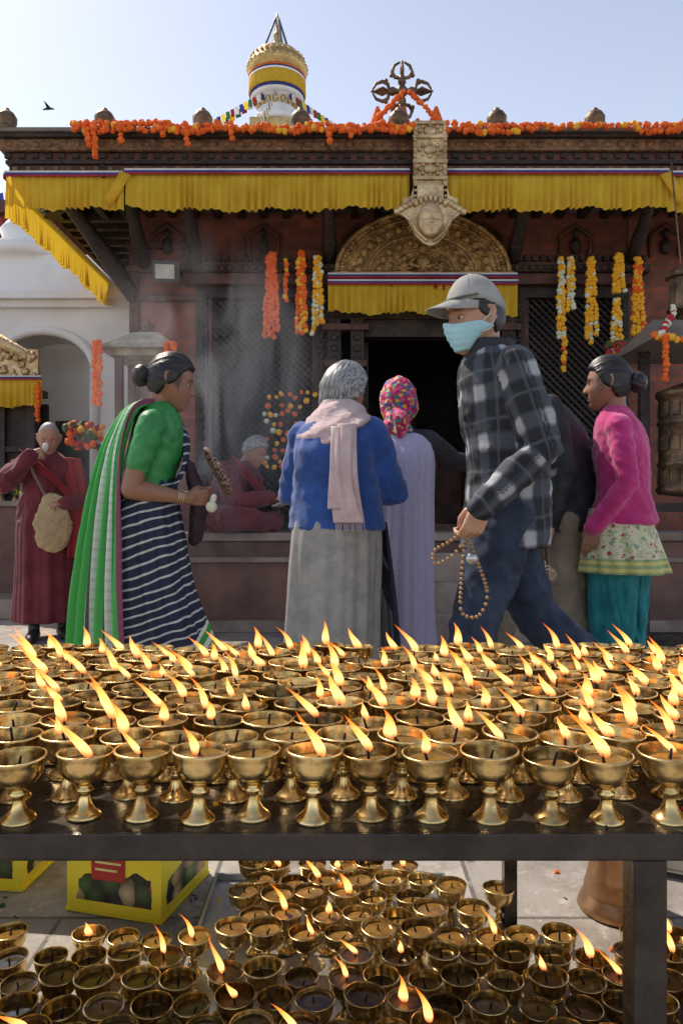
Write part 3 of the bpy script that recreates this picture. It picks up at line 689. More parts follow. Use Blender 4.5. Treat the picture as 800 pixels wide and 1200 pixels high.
def flamemat():
    m=D.materials.new('flame'); m.use_nodes=True; nt=m.node_tree; nt.nodes.clear()
    out=N(nt,'ShaderNodeOutputMaterial'); tc=N(nt,'ShaderNodeTexCoord').outputs['Object']
    x,y,z=sep(nt,tc); t=MA(nt,'DIVIDE',z,FH)
    cr=N(nt,'ShaderNodeValToRGB',{0:t}); e=cr.color_ramp.elements
    e[0].position=0; e[0].color=(.9,.14,.012,1); e[1].position=1; e[1].color=(1,.14,.008,1)
    a=e.new(.24); a.color=(1,.55,.20,1); b=e.new(.48); b.color=(1,.40,.09,1); b=e.new(.75); b.color=(1,.24,.025,1)
    em=N(nt,'ShaderNodeEmission',{0:cr,1:2.6}); tr=N(nt,'ShaderNodeBsdfTransparent')
    al=N(nt,'ShaderNodeValToRGB',{0:t}); q=al.color_ramp.elements; q[0].position=0; q[0].color=(.12,.12,.12,1); q[1].position=1; q[1].color=(.10,.10,.10,1)
    k=q.new(.24); k.color=(.62,.62,.62,1); k=q.new(.6); k.color=(.45,.45,.45,1)
    mx=N(nt,'ShaderNodeMixShader',{0:al,1:tr,2:em}); nt.links.new(mx.outputs[0],out.inputs[0]); return m
FLM=flamemat()
def lampmesh(name,lvl,wl,wa):
    m=MB()
    prof=[(.0215,0),(.0225,.002),(.021,.005),(.0175,.008),(.012,.013),(.0085,.020),(.007,.028),(.0068,.032),(.011,.035),(.0118,.038),(.0078,.041),(.0078,.044),(.0115,.047),(.0205,.051),(.0280,.058),(.0315,.067),(.0328,.075),(.0340,.081),(.0360,.0850),(.0360,.0872),(.0335,.0872)]
    inn=[(.0335,.0872),(.0318,.081),(.0300,.068),(.024,.059),(.012,.055),(.002,.054)]
    m.add(lathe(prof,28,cap=False),0); m.add(lathe(inn,28,cap=False),3); m.add(lathe([(.001,.0008),(.0215,.0)],28,cap=False),0)
    zl=.054+lvl; rr=float(np.interp(zl,[.055,.059,.068,.081],[.012,.024,.030,.0318]))+.0004
    m.add(lathe([(rr,zl),(rr*.9,zl-.0003),(rr*.3,zl-.0002),(.0005,zl)],20,cap=False),1)
    m.add(tube([(.0,0,.056),(wa*.003,0,.072),(wa*.009,0,.084+wl)],[.0024,.0022,.0016],7),2)
    me=m.obj(name,[BRS,GHEE,SOOT,BRI]); d=me.data; D.objects.remove(me); return d,(wa*.009,.082+wl)
LM=[lampmesh('butter_lamp_a',.024,.006,1),lampmesh('butter_lamp_b',.018,.010,-1),lampmesh('butter_lamp_c',.026,.004,.4),lampmesh('butter_lamp_d',.012,.002,-.5),lampmesh('butter_lamp_e',.021,.001,1.6)]
def flamemesh(h,w,lean,seed):
    rows=[];n=12
    for sc_ in (1.0,.62):          # outer veil and brighter inner core
        rr=[]
        for i in range(17):
            t=i/16; r=sc_*w*(math.sin(math.pi*min(1,t)**.55)**1.0+.05)*(1-.2*t)
            if t>.98: r=.0002
            hh=h*(1 if sc_==1 else .72)
            T=t*(hh/h)
            cx=-lean*h*(.55*T**1.3+.45*T*T)+.0035*math.sin(4.5*T+seed)*T; cy=.003*math.sin(4*T+2*seed)*T
            rr.append([(cx+r*math.cos(2*math.pi*k/n),cy+r*.75*math.sin(2*math.pi*k/n),hh*t+(.002 if sc_<1 else 0)) for k in range(n)])
        rows.append(rr)
    m=MB()
    for rr in rows: m.add(grid(rr,True))
    o=m.obj('flame',FLM); d=o.data; D.objects.remove(o); return d
FMS=[flamemesh(.042,.0072,.45,0),flamemesh(.044,.0070,.8,1),flamemesh(.032,.0076,.6,2),flamemesh(.042,.0064,1.05,3),flamemesh(.026,.0066,.4,4),flamemesh(.038,.0076,.2,5),flamemesh(.045,.006,.6,6)]
def place_lamp(x,y,z,par,pf,sc=1.0):
    me,(wx,wz)=LM[R.randrange(5)]
    o=D.objects.new('butter_lamp',me); COL.objects.link(o); rz=R.uniform(0,6.28); s=sc*R.uniform(.95,1.02)
    o.location=(x,y,z); o.rotation_euler=(R.uniform(-.045,.045),R.uniform(-.045,.045),rz); o.scale=(s,s,s*R.uniform(.94,1.04)); par_to(o,par)
    if R.random()<pf:
        fo=D.objects.new('flame',R.choice(FMS)); COL.objects.link(fo)
        fo.location=(x+wx*math.cos(rz)*s,y+wx*math.sin(rz)*s,z+(wz-.005)*s); fo.rotation_euler=(0,0,R.uniform(-.8,.8)); k=R.uniform(.8,1.25); fo.scale=(k,k,k*R.uniform(.8,1.2)); par_to(fo,par)
BA=empty('butter_lamps_on_table',(0,1.2,TZ))
row=0; y=.880
while y<T1-.05:
    x=-.0320-.0700*24+(.035 if row%2 else 0)
    while x<1.62:
        if abs(x)<.50*y*1.25+.1 and R.random()<(.985 if row else 1):
            place_lamp(x+R.uniform(-.005,.005),y+R.uniform(-.007,.007),TZ,BA,.66 if row==0 else .78,.965)
        x+=.0700
    y+=.067; row+=1
GA=empty('butter_lamps_on_ground',(0,1.4,0))
y=1.03; row=0
while y<1.74:
    x=-1.0+(.034 if row%2 else 0)
    while x<1.0:
        wide=y<1.46
        mid=-.25<x<.20
        if (wide or mid) and R.random()<.97:
            if not(y>1.40 and x<-.3 and R.random()<.3): place_lamp(x+R.uniform(-.007,.007),y+R.uniform(-.007,.007),.0 if wide and not mid else .008,GA,.26,R.uniform(.88,1.0))
        x+=.0715
    y+=.068; row+=1
for x,y in((.27,1.52),(.34,1.60),(.62,1.47),(.24,1.62)): place_lamp(x,y,0,GA,0)
TR=empty('metal_tray',(0,1.4,0)); m=MB()
m.add(bx(-.30,.245,.98,1.80,.002,.006),0,False)
for a in((-.305,-.298,.98,1.80),(.243,.25,.98,1.80)): m.add(bx(*a,.0025,.022),0,False)
m.add(bx(-.298,.243,1.793,1.80,.0065,.022),0,False); m.obj('tray_sheet',MET,TR)
TR2=empty('metal_tray',(.98,1.9,0)); m=MB()
m.add(box((.98,1.9,.02),(.42,.3,.01),(0,0,rad(-25))),0,False)
for q in range(4):
    aa=rad(-25)+q*math.pi/2; rr=.205 if q%2==0 else .145
    m.add(box((.98+rr*math.cos(aa),1.9+rr*math.sin(aa),.035),(.01,.30 if q%2==0 else .42,.03),(0,0,aa)),0,False)
m.obj('tray_sheet',MET,TR2)
for x,y in((.92,1.86),(1.0,1.9),(.95,1.95)): place_lamp(x,y,.026,GA,0)
it=[]
for q in range(90):
    x=R.uniform(-.9,.9); y=R.uniform(T0+.01,T1-.02); it.append(((x,y,TZ+.0015),R.uniform(.0015,.0045),R.choice([0,1,1,3])))
for q in range(160):
    x=R.uniform(-1.3,1.3); y=R.uniform(.95,2.6); it.append(((x,y,.002),R.uniform(.002,.008),R.choice([0,0,1,2,4])))
flowers('fallen_petals',it)
m=MB()
for q in range(150):
    x=R.uniform(-1.0,1.0); y=R.uniform(T0+.01,T1-.02); z=TZ+.0015
    if q>70: y=R.uniform(1.0,2.4); z=.002
    a=R.uniform(0,6.28); l=R.uniform(.006,.018); m.add(tube([(x,y,z),(x+l*math.cos(a),y+l*math.sin(a),z+.001)],.0013,5),0)
m.obj('burnt_wick_ends',SOOT)
# ------------------------------------------------------------------ tins
def tinfn(nt,v,tc):
    x,y,z=sep(nt,tc)
    vo=N(nt,'ShaderNodeTexVoronoi',{'Vector':tc,'Scale':24.0})
    cr=N(nt,'ShaderNodeValToRGB',{0:sep(nt,vo.outputs['Color'])[0]}); e=cr.color_ramp.elements; cr.color_ramp.interpolation='CONSTANT'
    e[0].position=.0;e[0].color=(.03,.02,.035,1);e[1].position=.9;e[1].color=(.55,.36,.14,1)
    for p_,c_ in((.15,(.07,.15,.03)),(.42,(.17,.30,.06)),(.62,(.50,.08,.02)),(.74,(.05,.09,.03)),(.82,(.55,.42,.22))): k=e.new(p_);k.color=c4(c_)
    shade=N(nt,'ShaderNodeMapRange',{0:vo.outputs['Distance'],1:.0,2:.7,3:1.3,4:.25}).outputs[0]
    vs=N(nt,'ShaderNodeVectorMath',{0:cr.outputs[0],'Scale':shade},operation='SCALE').outputs[0]
    nz=N(nt,'ShaderNodeTexNoise',{'Vector':tc,'Scale':16.0})
    d=MA(nt,'ADD',z,MA(nt,'MULTIPLY',MA(nt,'SUBTRACT',nz.outputs[0],.5),.12))
    ax=MA(nt,'ABSOLUTE',x); ay=MA(nt,'ABSOLUTE',y)
    inz=MA(nt,'MULTIPLY',MA(nt,'LESS_THAN',d,.098),MA(nt,'GREATER_THAN',z,.030))
    mn=MA(nt,'MINIMUM',ax,ay); inz=MA(nt,'MULTIPLY',inz,MA(nt,'LESS_THAN',MA(nt,'ADD',mn,MA(nt,'MULTIPLY',nz.outputs[0],.04)),.115))
    return MIX(nt,inz,(.85,.68,.03),vs)
TIN=patmat('printed_yellow_tin',tinfn,.35,.3,14,.008)
TRED=mk('red_print',(.5,.03,.02),.4,bump=0); TYL=mk('cream_print',(.85,.75,.3),.4,bump=0)
def tin(x,y,rz):
    e=empty('oil_tin',(x,y,0),rz); m=MB(); w=.118; h=.34
    m.add(bx(-w,w,-w,w,.004,h),0,False); 
    for zz in (.002,h-.004): 
        m.add(bx(-w-.003,w+.003,-w-.003,w+.003,zz,zz+.007),0,False)
    m.add(bx(-.055,.03,-w-.0012,-w-.0005,.08,.18),1,False)
    for i in range(5): m.add(bx(-.045,.02-.01*(i%3),-w-.002,-w-.0014,.165-.016*i,.170-.016*i),2,False)
    m.add(bx(w+.0005,w+.0012,-.05,.04,.14,.25),1,False)
    m.obj('tin_body',[TIN,TRED,TYL],e,keep=False,bev=.003)
tin(-.475,1.755,rad(-15)); tin(-.86,1.88,rad(-6))
BL=empty('bronze_bell',(.63,1.68,0)); m=MB()
m.add(lathe([(.088,0),(.092,.006),(.088,.018),(.080,.035),(.075,.045),(.077,.05),(.069,.08),(.064,.12),(.06,.16),(.052,.19),(.035,.21),(.012,.22),(.012,.235),(.02,.245),(.012,.26),(.002,.265)],40,(.63,1.68,0)),0)
m.obj('bell_body',mk('copper_bronze',(.50,.29,.15),.35,.95,c2=(.28,.15,.08),ns=8,bump=.2,bs=30),BL)
# ------------------------------------------------------------------ SMOKE (real thin volume)
def smoke(name,c,r,dens,seed,rot=.3):
    m=MB(); m.add(sphere(c,r,32,22),0)
    mt=D.materials.new('smoke_haze'); mt.use_nodes=True; nt=mt.node_tree; nt.nodes.clear(); out=N(nt,'ShaderNodeOutputMaterial')
    tc=N(nt,'ShaderNodeTexCoord').outputs['Object']
    q=N(nt,'ShaderNodeVectorMath',{0:tc,1:c},operation='SUBTRACT').outputs[0]
    q=N(nt,'ShaderNodeVectorMath',{0:q,1:r},operation='DIVIDE').outputs[0]
    ln=N(nt,'ShaderNodeVectorMath',{0:q},operation='LENGTH').outputs['Value']
    fall=N(nt,'ShaderNodeMapRange',{0:ln,1:.15,2:1.0,3:1.0,4:0.0},interpolation_type='SMOOTHSTEP').outputs[0]
    mp=N(nt,'ShaderNodeMapping',{0:tc}); mp.inputs['Scale'].default_value=(2.2,1.0,.9); mp.inputs['Location'].default_value=(seed,0,0); mp.inputs['Rotation'].default_value=(0,rot,0)
    nz=N(nt,'ShaderNodeTexNoise',{'Vector':mp,'Scale':1.7,'Detail':3.0,'Distortion':1.8,'Roughness':.45})
    d=N(nt,'ShaderNodeMapRange',{0:nz.outputs[0],1:.38,2:.72,3:0.0,4:dens}).outputs[0]
    vs=N(nt,'ShaderNodeVolumeScatter',{'Color':(.92,.94,1,1),'Density':MA(nt,'MULTIPLY',d,fall),'Anisotropy':.2}); nt.links.new(vs.outputs[0],out.inputs['Volume'])
    m.obj(name,mt)
smoke('incense_smoke',(-.80,4.3,1.45),(1.0,.6,1.2),1.0,1.3)
# ------------------------------------------------------------------ PEOPLE
def skinmat(name,c,old=0):
    m,nt,p,tc,out=start(name)
    at=N(nt,'ShaderNodeAttribute',attribute_name='tint').outputs['Color']
    nz=N(nt,'ShaderNodeTexNoise',{'Vector':tc,'Scale':18.0,'Detail':6.0})
    b=MIX(nt,nz.outputs[0],tuple(x*1.15 for x in c),(c[0]*.8,c[1]*.68,c[2]*.62))
    nt.links.new(MIX(nt,1.0,b,at,'MULTIPLY'),p.inputs['Base Color'])
    p.inputs['Roughness'].default_value=.48; p.inputs['Subsurface Weight'].default_value=.15; p.inputs['Subsurface Scale'].default_value=.008
    bumpit(nt,p,tc,.6 if old else .2,70 if old else 160,.003); return m
EYW=mk('eye_white',(.7,.68,.64),.2,bump=0); EYB=mk('eye_iris',(.015,.01,.008),.1,bump=0)
def hairmat(name,c,c2):
    m,nt,p,tc,out=start(name)
    mp=N(nt,'ShaderNodeMapping',{0:tc}); mp.inputs['Scale'].default_value=(300,40,40)
    nz=N(nt,'ShaderNodeTexNoise',{'Vector':mp,'Scale':1.0,'Detail':4.0})
    nt.links.new(MIX(nt,N(nt,'ShaderNodeMapRange',{0:nz.outputs[0],1:.35,2:.65}).outputs[0],c,c2),p.inputs['Base Color']); p.inputs['Roughness'].default_value=.38
    b=N(nt,'ShaderNodeBump',{'Height':nz.outputs[0],'Strength':.8,'Distance':.003}); nt.links.new(b.outputs[0],p.inputs['Normal']); return m
HBLK=hairmat('black_hair',(.008,.006,.006),(.026,.020,.018)); HGRY=hairmat('grey_hair',(.10,.098,.098),(.44,.43,.42)); HSTB=hairmat('grey_stubble',(.25,.22,.2),(.42,.4,.38))
def finish(P,name,mb,mat,voxel=.010,sm=4,wr=None,bones=None,tintfn=None,seed=0,joints=None,jamp=.45):
    o=mb.obj(name,mat)
    a=o.modifiers.new('r','REMESH'); a.mode='VOXEL'; a.voxel_size=voxel; a.use_smooth_shade=True
    if sm: b=o.modifiers.new('s','SMOOTH'); b.factor=.5; b.iterations=sm
    dg=bpy.context.evaluated_depsgraph_get(); me=D.meshes.new_from_object(o.evaluated_get(dg)); D.objects.remove(o)
    nv=len(me.vertices); co_=np.empty(nv*3); me.vertices.foreach_get('co',co_); co_=co_.reshape(-1,3)
    nr=np.empty(nv*3); me.vertices.foreach_get('normal',nr); nr=nr.reshape(-1,3)
    if wr:
        amp,sx,sy,sz_=wr
        def wv(p):
            a=noise.noise(Vector((p[0]*sx+seed,p[1]*sy,p[2]*sz_+p[0]*sx*.5)))
            b=noise.noise(Vector((p[0]*sx*1.7,p[1]*sy*1.7+seed,p[2]*sz_*2.2-p[1]*sy)))
            c=noise.noise(Vector((p[0]*sx*3.4+5,p[1]*sy*3.4+seed,p[2]*sz_*3.5+p[0]*sx)))
            return .8*a+1.1*(.28-abs(b))+.25*(.3-abs(c))
        d=np.array([wv(p) for p in co_])
        if joints:
            for jp,jr in joints:
                jp=np.array(jp); q=co_-jp; dist=np.linalg.norm(q,axis=1)
                ph=q[:,2]*105+q[:,0]*35+2.2*np.sin(q[:,1]*26+jp[2]*9)
                wgt=np.exp(-(dist/jr)**2); d+=wgt*jamp*(1-np.abs(np.sin(ph*.5))*1.6)
        co_=co_+nr*(amp*d)[:,None]; me.vertices.foreach_set('co',co_.ravel())
    if bones:
        best=np.full(nv,1e9); uv=np.zeros((nv,3))
        for k,(p0,p1,rr) in enumerate(bones):
            p0=np.array(p0,float);p1=np.array(p1,float);d=p1-p0;L=np.linalg.norm(d);d/=L
            t=np.clip((co_-p0)@d,0,L); q=co_-(p0+t[:,None]*d); dist=np.linalg.norm(q,axis=1)-rr
            e1=np.cross(d,[0,0,1]) if abs(d[2])<.8 else np.cross(d,[0,1,0]); e1/=np.linalg.norm(e1); e2=np.cross(d,e1)
            ang=np.arctan2(q@e2,q@e1); al=(co_-p0)@d
            sel=dist<best; best[sel]=dist[sel]; uv[sel,0]=al[sel]; uv[sel,1]=(ang*rr*1.1)[sel]
        at=me.attributes.new('cuv','FLOAT_VECTOR','POINT'); at.data.foreach_set('vector',uv.ravel())
    tt=np.ones((nv,4))
    if tintfn:
        for i,p in enumerate(co_): tt[i,:3]=tintfn(p)
    at=me.attributes.new('tint','FLOAT_COLOR','POINT'); at.data.foreach_set('color',tt.ravel())
    for q in me.polygons: q.use_smooth=True
    me.materials.clear(); me.materials.append(mat); me.update(); me.name=name
    o=D.objects.new(name,me); COL.objects.link(o); o.parent=P; return o
def tube_arm(mb,pts,rs,n=14):
    P=[Vector(p) for p in pts]; Q=[];rr=[]
    for i in range(len(P)-1):
        for k in range(4): t=k/4; Q.append(P[i].lerp(P[i+1],t)); rr.append(rs[i]*(1-t)+rs[i+1]*t)
    Q.append(P[-1]); rr.append(rs[-1]); mb.add(tube(Q,rr,n))
def head(P,loc,rot,neck,skin,hair=None,style='short',old=0,eyes=True,nr=.052,hs=1.0):
    M=Matrix.Translation(loc)@Euler(rot,'XYZ').to_matrix().to_4x4()@Matrix.Scale(hs,4); Mi=M.inverted()
    he=D.objects.new('head',None); COL.objects.link(he); he.parent=P; he.matrix_local=M; he.empty_display_size=.1
    mb=MB(); mb.add(headgrid()); nb=Mi@Vector(neck)
    mb.add(tube([(0,-.025,-.03),(0,-.022,-.09),tuple(Vector((0,-.02,-.1)).lerp(nb,.5)),tuple(nb)],[nr,nr*.96,nr,nr*1.25],20))
    for s in(-1,1):
        mb.add(tube([(s*.072,-.010,-.035),(s*.080,-.016,-.018),(s*.085,-.024,.005),(s*.085,-.022,.022),(s*.079,-.008,.026),(s*.073,.0,.012)],[.007,.007,.006,.006,.005,.004],8))
        mb.add(sphere((s*.074,-.010,-.002),(.007,.014,.024),10,8))
    def tint(p):
        x,y,z=p; c=[1,1,1]
        if y>.03:
            lip=math.exp(-(x/.021)**4-((z+.061)/.010)**4); c=[1-.15*lip,1-.42*lip,1-.38*lip]
            br=math.exp(-((abs(x)-.030)/.017)**4-((z-.0245+.15*(abs(x)-.03)**1)/.0045)**2); q=1-(.75 if not old else .3)*br
            sk=math.exp(-((abs(x)-.030)/.018)**2-((z-.0)/.012)**2); q*=1-.25*sk
            if old: q*=1-.25*math.exp(-((abs(x)-.03-.25*(-.04-z))/.004)**2-((z+.05)/.02)**2)
            ch=math.exp(-((abs(x)-.042)/.016)**2-((z+.028)/.018)**2); c=[c[0]*q,c[1]*q*(1-.12*ch),c[2]*q*(1-.12*ch)]
        return c
    finish(he,'head_and_neck',mb,skin,.0034,2,tintfn=tint)
    if eyes:
        m=MB()
        for s in(-1,1):
            m.add(sphere((s*.030,.0630,.003),(.0135,.0125,.0105 if not old else .009),16,12),0); m.add(sphere((s*.030,.0712,.002),(.0055,.0052,.0055),12,8),1)
        m.obj('eyes',[EYW,EYB],he,False)
        m=MB()
        for s in(-1,1):
            rows=[]
            for i in range(6):
                a=rad(8+i*16); rows.append([(s*.030+.0150*math.cos(b)*1.0,.0630+.0142*math.sin(b)*math.cos(a),.003+.0128*math.sin(a)*math.sin(b)) for b in [math.pi*k/12 for k in range(13)]])
            m.add(grid(rows),0)
        lo=m.obj('eyelids',skin,he,False); at=lo.data.attributes.new('tint','FLOAT_COLOR','POINT'); at.data.foreach_set('color',[.8,.75,.75,1]*len(lo.data.vertices))
    if hair and style!='bald':
        lift={'short':.011,'bun':.013,'bob':.016,'stubble':.003,'undercap':.007}[style]
        def fn(p,x,y,z):
            back={'short':-.060,'bun':-.095,'bob':-.095,'stubble':-.055,'undercap':-.07}[style]
            side={'short':-.005,'bun':-.022,'bob':-.045,'stubble':.0,'undercap':-.012}[style]; front={'stubble':.085,'bun':.060}.get(style,.064)
            if p.y>.0: th=side+(front-side)*sstep(.0,.06,p.y)
            else: th=side+(back-side)*sstep(.0,-.05,p.y)
            th+=.005*noise.noise(Vector((x*6,y*6,z)))
            k=sstep(th-.008,th+.010,p.z); nrm=Vector((x/.9,y/1.1,z)).normalized()
            if style=='bun': g=math.atan2(x,z+.1); s1=noise.noise(Vector((g*13,y*1.2,1)))+.5*noise.noise(Vector((g*34,y*2,7)))
            else: g=math.atan2(x,-y); s1=noise.noise(Vector((g*9,z*1.3,2)))+.6*noise.noise(Vector((g*26,z*2,9)))
            l=-.006+k*(lift+.006)+ (k*.0036*s1 if style!='stubble' else 0)
            if style in('bob',) and p.y<.02: l+=k*.010*sstep(.06,-.05,p.z)
            return p+nrm*l
        m=MB(); m.add(headgrid(150,84,0,fn),0)
        if style=='bun':
            rows=[]
            for i in range(25):
                a=-1.55+3.1*i/24; row=[]
                for k in range(60):
                    b=2*math.pi*k/60; q=1+.05*math.sin(9*b+5*a)+.03*math.sin(23*b-4*a)
                    row.append((.047*q*math.cos(a)*math.cos(b),-.122+.040*math.sin(a),-.010+.046*q*math.cos(a)*math.sin(b)))
                rows.append(row)
            m.add(grid(rows,True),0)
            m.add(tube([(0,-.09,.0),(0,-.12,0)],.034,12),0)
            for q in range(24):
                s=R.choice([-1,1]); z=R.uniform(-.02,.05); m.add(tube([(s*.078,.01+R.uniform(-.02,.02),z),(s*(.085+R.uniform(0,.008)),.03+R.uniform(-.02,.02),z-.012),(s*.08,.04,z-.03)],.0007,4),0)
        if style=='bob':
            for q in range(70):
                a=rad(182+176*q/69)+R.uniform(-.03,.03); rr=R.uniform(.97,1.04); m.add(tube([(.080*rr*math.cos(a),.096*rr*math.sin(a)-.008,.03),(.088*rr*math.cos(a),.095*rr*math.sin(a)-.01,-.04),(.080*rr*math.cos(a)+R.uniform(-.008,.008),.078*rr*math.sin(a)-.01,-.095+R.uniform(-.018,.008))],[.003,.0055,.002],6),0)
        m.obj('hair',hair,he,False)
    return he
def hand(P,name,W,Dr,Nr,side,skin,curl=.5,elbow=None,sc=1.0,fr=.030,thumb=.5,er=.038):
    W=Vector(W);d=Vector(Dr).normalized(); n=Vector(Nr); n=(n-d*n.dot(d)).normalized(); t=d.cross(n)*(1 if side=='R' else -1)
    L=lambda a,b,c: W+(d*a+t*b+n*c)*sc
    mb=MB()
    if elbow is not None:
        e=Vector(elbow); mb.add(tube([e,e.lerp(W,.3),e.lerp(W,.7),W,L(.02,0,0)],[er,er*.98,fr*.95,fr*.78,.022],14))
    else: mb.add(tube([L(-.05,0,0),L(0,0,0),L(.02,0,0)],[fr*.8,fr*.75,.022],14))
    bs=(.027,.0095,-.0085,-.026); ln=(.070,.078,.072,.056); ka=(.086,.089,.085,.077)
    for i in range(4):
        mb.add(tube([L(.005,bs[i]*.55,0),L(.045,bs[i]*.9,.0),L(ka[i],bs[i],0)],[.014,.0135,.0105],10))
        pts=[L(ka[i]-.01,bs[i],0)];a=0;pa,pc=ka[i],0; pts.append(L(pa,bs[i],pc))
        for s,(fl,cv) in enumerate(((.45,1.0),(.30,1.15),(.25,.7))):
            a+=curl*cv*(1+.08*i); pa+=ln[i]*fl*math.cos(a); pc+=ln[i]*fl*math.sin(a); pts.append(L(pa,bs[i]*(1+.12*s),pc))
        mb.add(tube(pts,[.0095,.0092,.0085,.0078,.0066],10))
    c=thumb
    mb.add(tube([L(.008,.014,.004),L(.035,.034,.012+.010*c),L(.062,.046-.012*c,.020+.024*c),L(.085,.046-.028*c,.026+.032*c)],[.0145,.0135,.0105,.0085],10))
    return finish(P,name,mb,skin,.0036,2)
def upper(P,mat,sp,sh,el,wr,w=.18,dp=.115,hw=.17,hd=.13,wa=.155,rs=(.062,.05,.040),voxel=.0085,wrk=(.006,9,9,5),name='jacket',neckr=.062,seed=0):
    h,wst,ch,nk=[Vector(p) for p in sp]; mb=MB()
    up=ch.lerp(nk,.55)
    rings=[(h.x,h.y,h.z,hw,hd),(wst.x,wst.y,wst.z,wa,dp*.95),(ch.x,ch.y,ch.z,w*.93,dp),(up.x,up.y,up.z,w*.90,dp*.88),(nk.x,nk.y,nk.z-.035,w*.64,dp*.68),(nk.x,nk.y,nk.z+.012,neckr,neckr)]
    mb.add(loft(rings,40,sub=5)); bones=[(h,nk,w*.9)]; J=[]
    for s in sh:
        S,E,Wt=Vector(sh[s]),Vector(el[s]),Vector(wr[s])
        inn=S.lerp(Vector((nk.x,nk.y,S.z+.035)),.6)
        mb.add(tube([inn,S],[rs[0]*.72,rs[0]*.97],14))
        tube_arm(mb,[S,E,Wt],rs); bones+=[(S,E,rs[0]),(E,Wt,rs[1])]; J+=[(tuple(E),.08),(tuple(Wt),.05),(tuple(S-Vector((0,0,.09))),.06)]
    return finish(P,name,mb,mat,voxel,4,wrk,bones,seed=seed,joints=J)
def legs(P,mat,hips,knees,ank,rs=(.092,.066,.052),pel=None,name='trousers',wrk=(.009,9,9,9)):
    mb=MB(); pc=pel or (Vector(hips['L'])+Vector(hips['R']))/2
    pc=Vector(pc); mb.add(sphere((pc.x,pc.y,pc.z+.04),(.165,.125,.13),20,14))
    for s in 'LR': tube_arm(mb,[hips[s],knees[s],ank[s]],rs)
    return finish(P,name,mb,mat,.009,5,wrk,joints=[(knees['L'],.09),(knees['R'],.09),(ank['L'],.07),(ank['R'],.07)],jamp=.35)
def shoe(P,mat,ank,d,name='shoe'):
    a=Vector(ank); d=Vector(d).normalized()
    m=MB(); m.add(tube([(a.x-d.x*.05,a.y-d.y*.05,.04),(a.x+d.x*.04,a.y+d.y*.04,.045),(a.x+d.x*.12,a.y+d.y*.12,.036),(a.x+d.x*.18,a.y+d.y*.18,.028)],[.038,.042,.042,.03],14)); m.add(tube([(a.x,a.y,.05),(a.x,a.y,max(.1,a.z))],.040,12))
    m.v=[(p[0],p[1],max(p[2],.002)) for p in m.v]; m.obj(name,mat,P,False)
SHOE=mk('dark_shoe',(.03,.028,.027),.5)
def beads(P,name,pts,r,mat,pend=None):
    m=MB(); Q=[Vector(p) for p in pts]; n=len(Q)
    D_=[];
    for i in range(n-1):
        for k in range(8):
            t=k/8;p0=Q[max(i-1,0)];p1=Q[i];p2=Q[i+1];p3=Q[min(i+2,n-1)]
            D_.append(.5*((2*p1)+(-p0+p2)*t+(2*p0-5*p1+4*p2-p3)*t*t+(-p0+3*p1-3*p2+p3)*t**3))
    acc=0;last=D_[0]
    for p in D_:
        acc+=(p-last).length;last=p
        if acc>=r*1.85: m.add(sphere(p,r,10,8),0); acc=0
    if pend: 
        m.add(lathe([(.003,0),(.019,.004),(.019,.008),(.003,.012)],18),1)
        k=len(m.v)
        for i in range(k-18*4,k):
            x,y,z=m.v[i]; m.v[i]=(z+pend[0],x+pend[1],y+pend[2])
    m.obj(name,[mat,MET],P,False)
WBEAD=mk('wooden_beads',(.50,.27,.11),.35,ns=40); DBEAD=mk('dark_beads',(.09,.04,.025),.35)
SK1=skinmat('skin_tan',(.50,.29,.19)); SK2=skinmat('skin_brown',(.31,.16,.10)); SK3=skinmat('skin_old',(.42,.22,.14),1)
# ---- 1 man with mask
def plaid(nt,v,tc):
    nz=N(nt,'ShaderNodeTexNoise',{'Vector':tc,'Scale':7.0}); off=MA(nt,'MULTIPLY',MA(nt,'SUBTRACT',nz.outputs[0],.5),.03)
    a,b,_=sep(nt,v); a=MA(nt,'ADD',a,off); b=MA(nt,'ADD',b,off)
    b1=softband(nt,a,.165,.42,0.0,.09); b2=softband(nt,b,.165,.42,0.0,.09); n1=softband(nt,a,.165,.10,.40,.04); n2=softband(nt,b,.165,.10,.40,.04)
    s=MA(nt,'MULTIPLY',MA(nt,'ADD',b1,b2),.5)
    cr=N(nt,'ShaderNodeValToRGB',{0:s}); e=cr.color_ramp.elements
    e[0].color=(.013,.015,.020,1); e[1].position=1; e[1].color=(.36,.365,.38,1); k=e.new(.5); k.color=(.055,.062,.078,1)
    l=MA(nt,'MAXIMUM',n1,n2); return MIX(nt,MA(nt,'MULTIPLY',l,.35),cr.outputs[0],(.15,.16,.18))
PLAID=patmat('plaid_flannel',plaid,.85,.3,150,.002,attr='cuv')
DENIM=mk('dark_indigo_denim',(.030,.045,.085),.85,c2=(.012,.019,.040),ns=9,bump=.4,bs=160)
P=empty('man_in_cap_and_face_mask',(.575,2.72,0),rad(97),1.04)
shd={'L':(-.180,.0,1.345),'R':(.180,.0,1.345)}; eld={'L':(-.235,-.075,1.07),'R':(.23,-.08,1.07)}; wrd={'L':(-.215,.125,.885),'R':(.20,.0,.87)}
upper(P,PLAID,[(0,-.02,.74),(0,-.03,1.0),(0,-.01,1.22),(0,.03,1.43)],shd,eld,wrd,w=.20,dp=.145,hw=.19,hd=.155,wa=.185,rs=(.070,.060,.048),wrk=(.013,8,8,7),name='plaid_shirt_jacket')
m=MB(); m.add(loft([(0,.03,1.385,.09,.086),(0,.035,1.42,.078,.080),(0,.03,1.465,.076,.082)],30,cap=False),0); thick(m.obj('collar',mk('dark_collar',(.03,.03,.04),.8),P,False),.012)
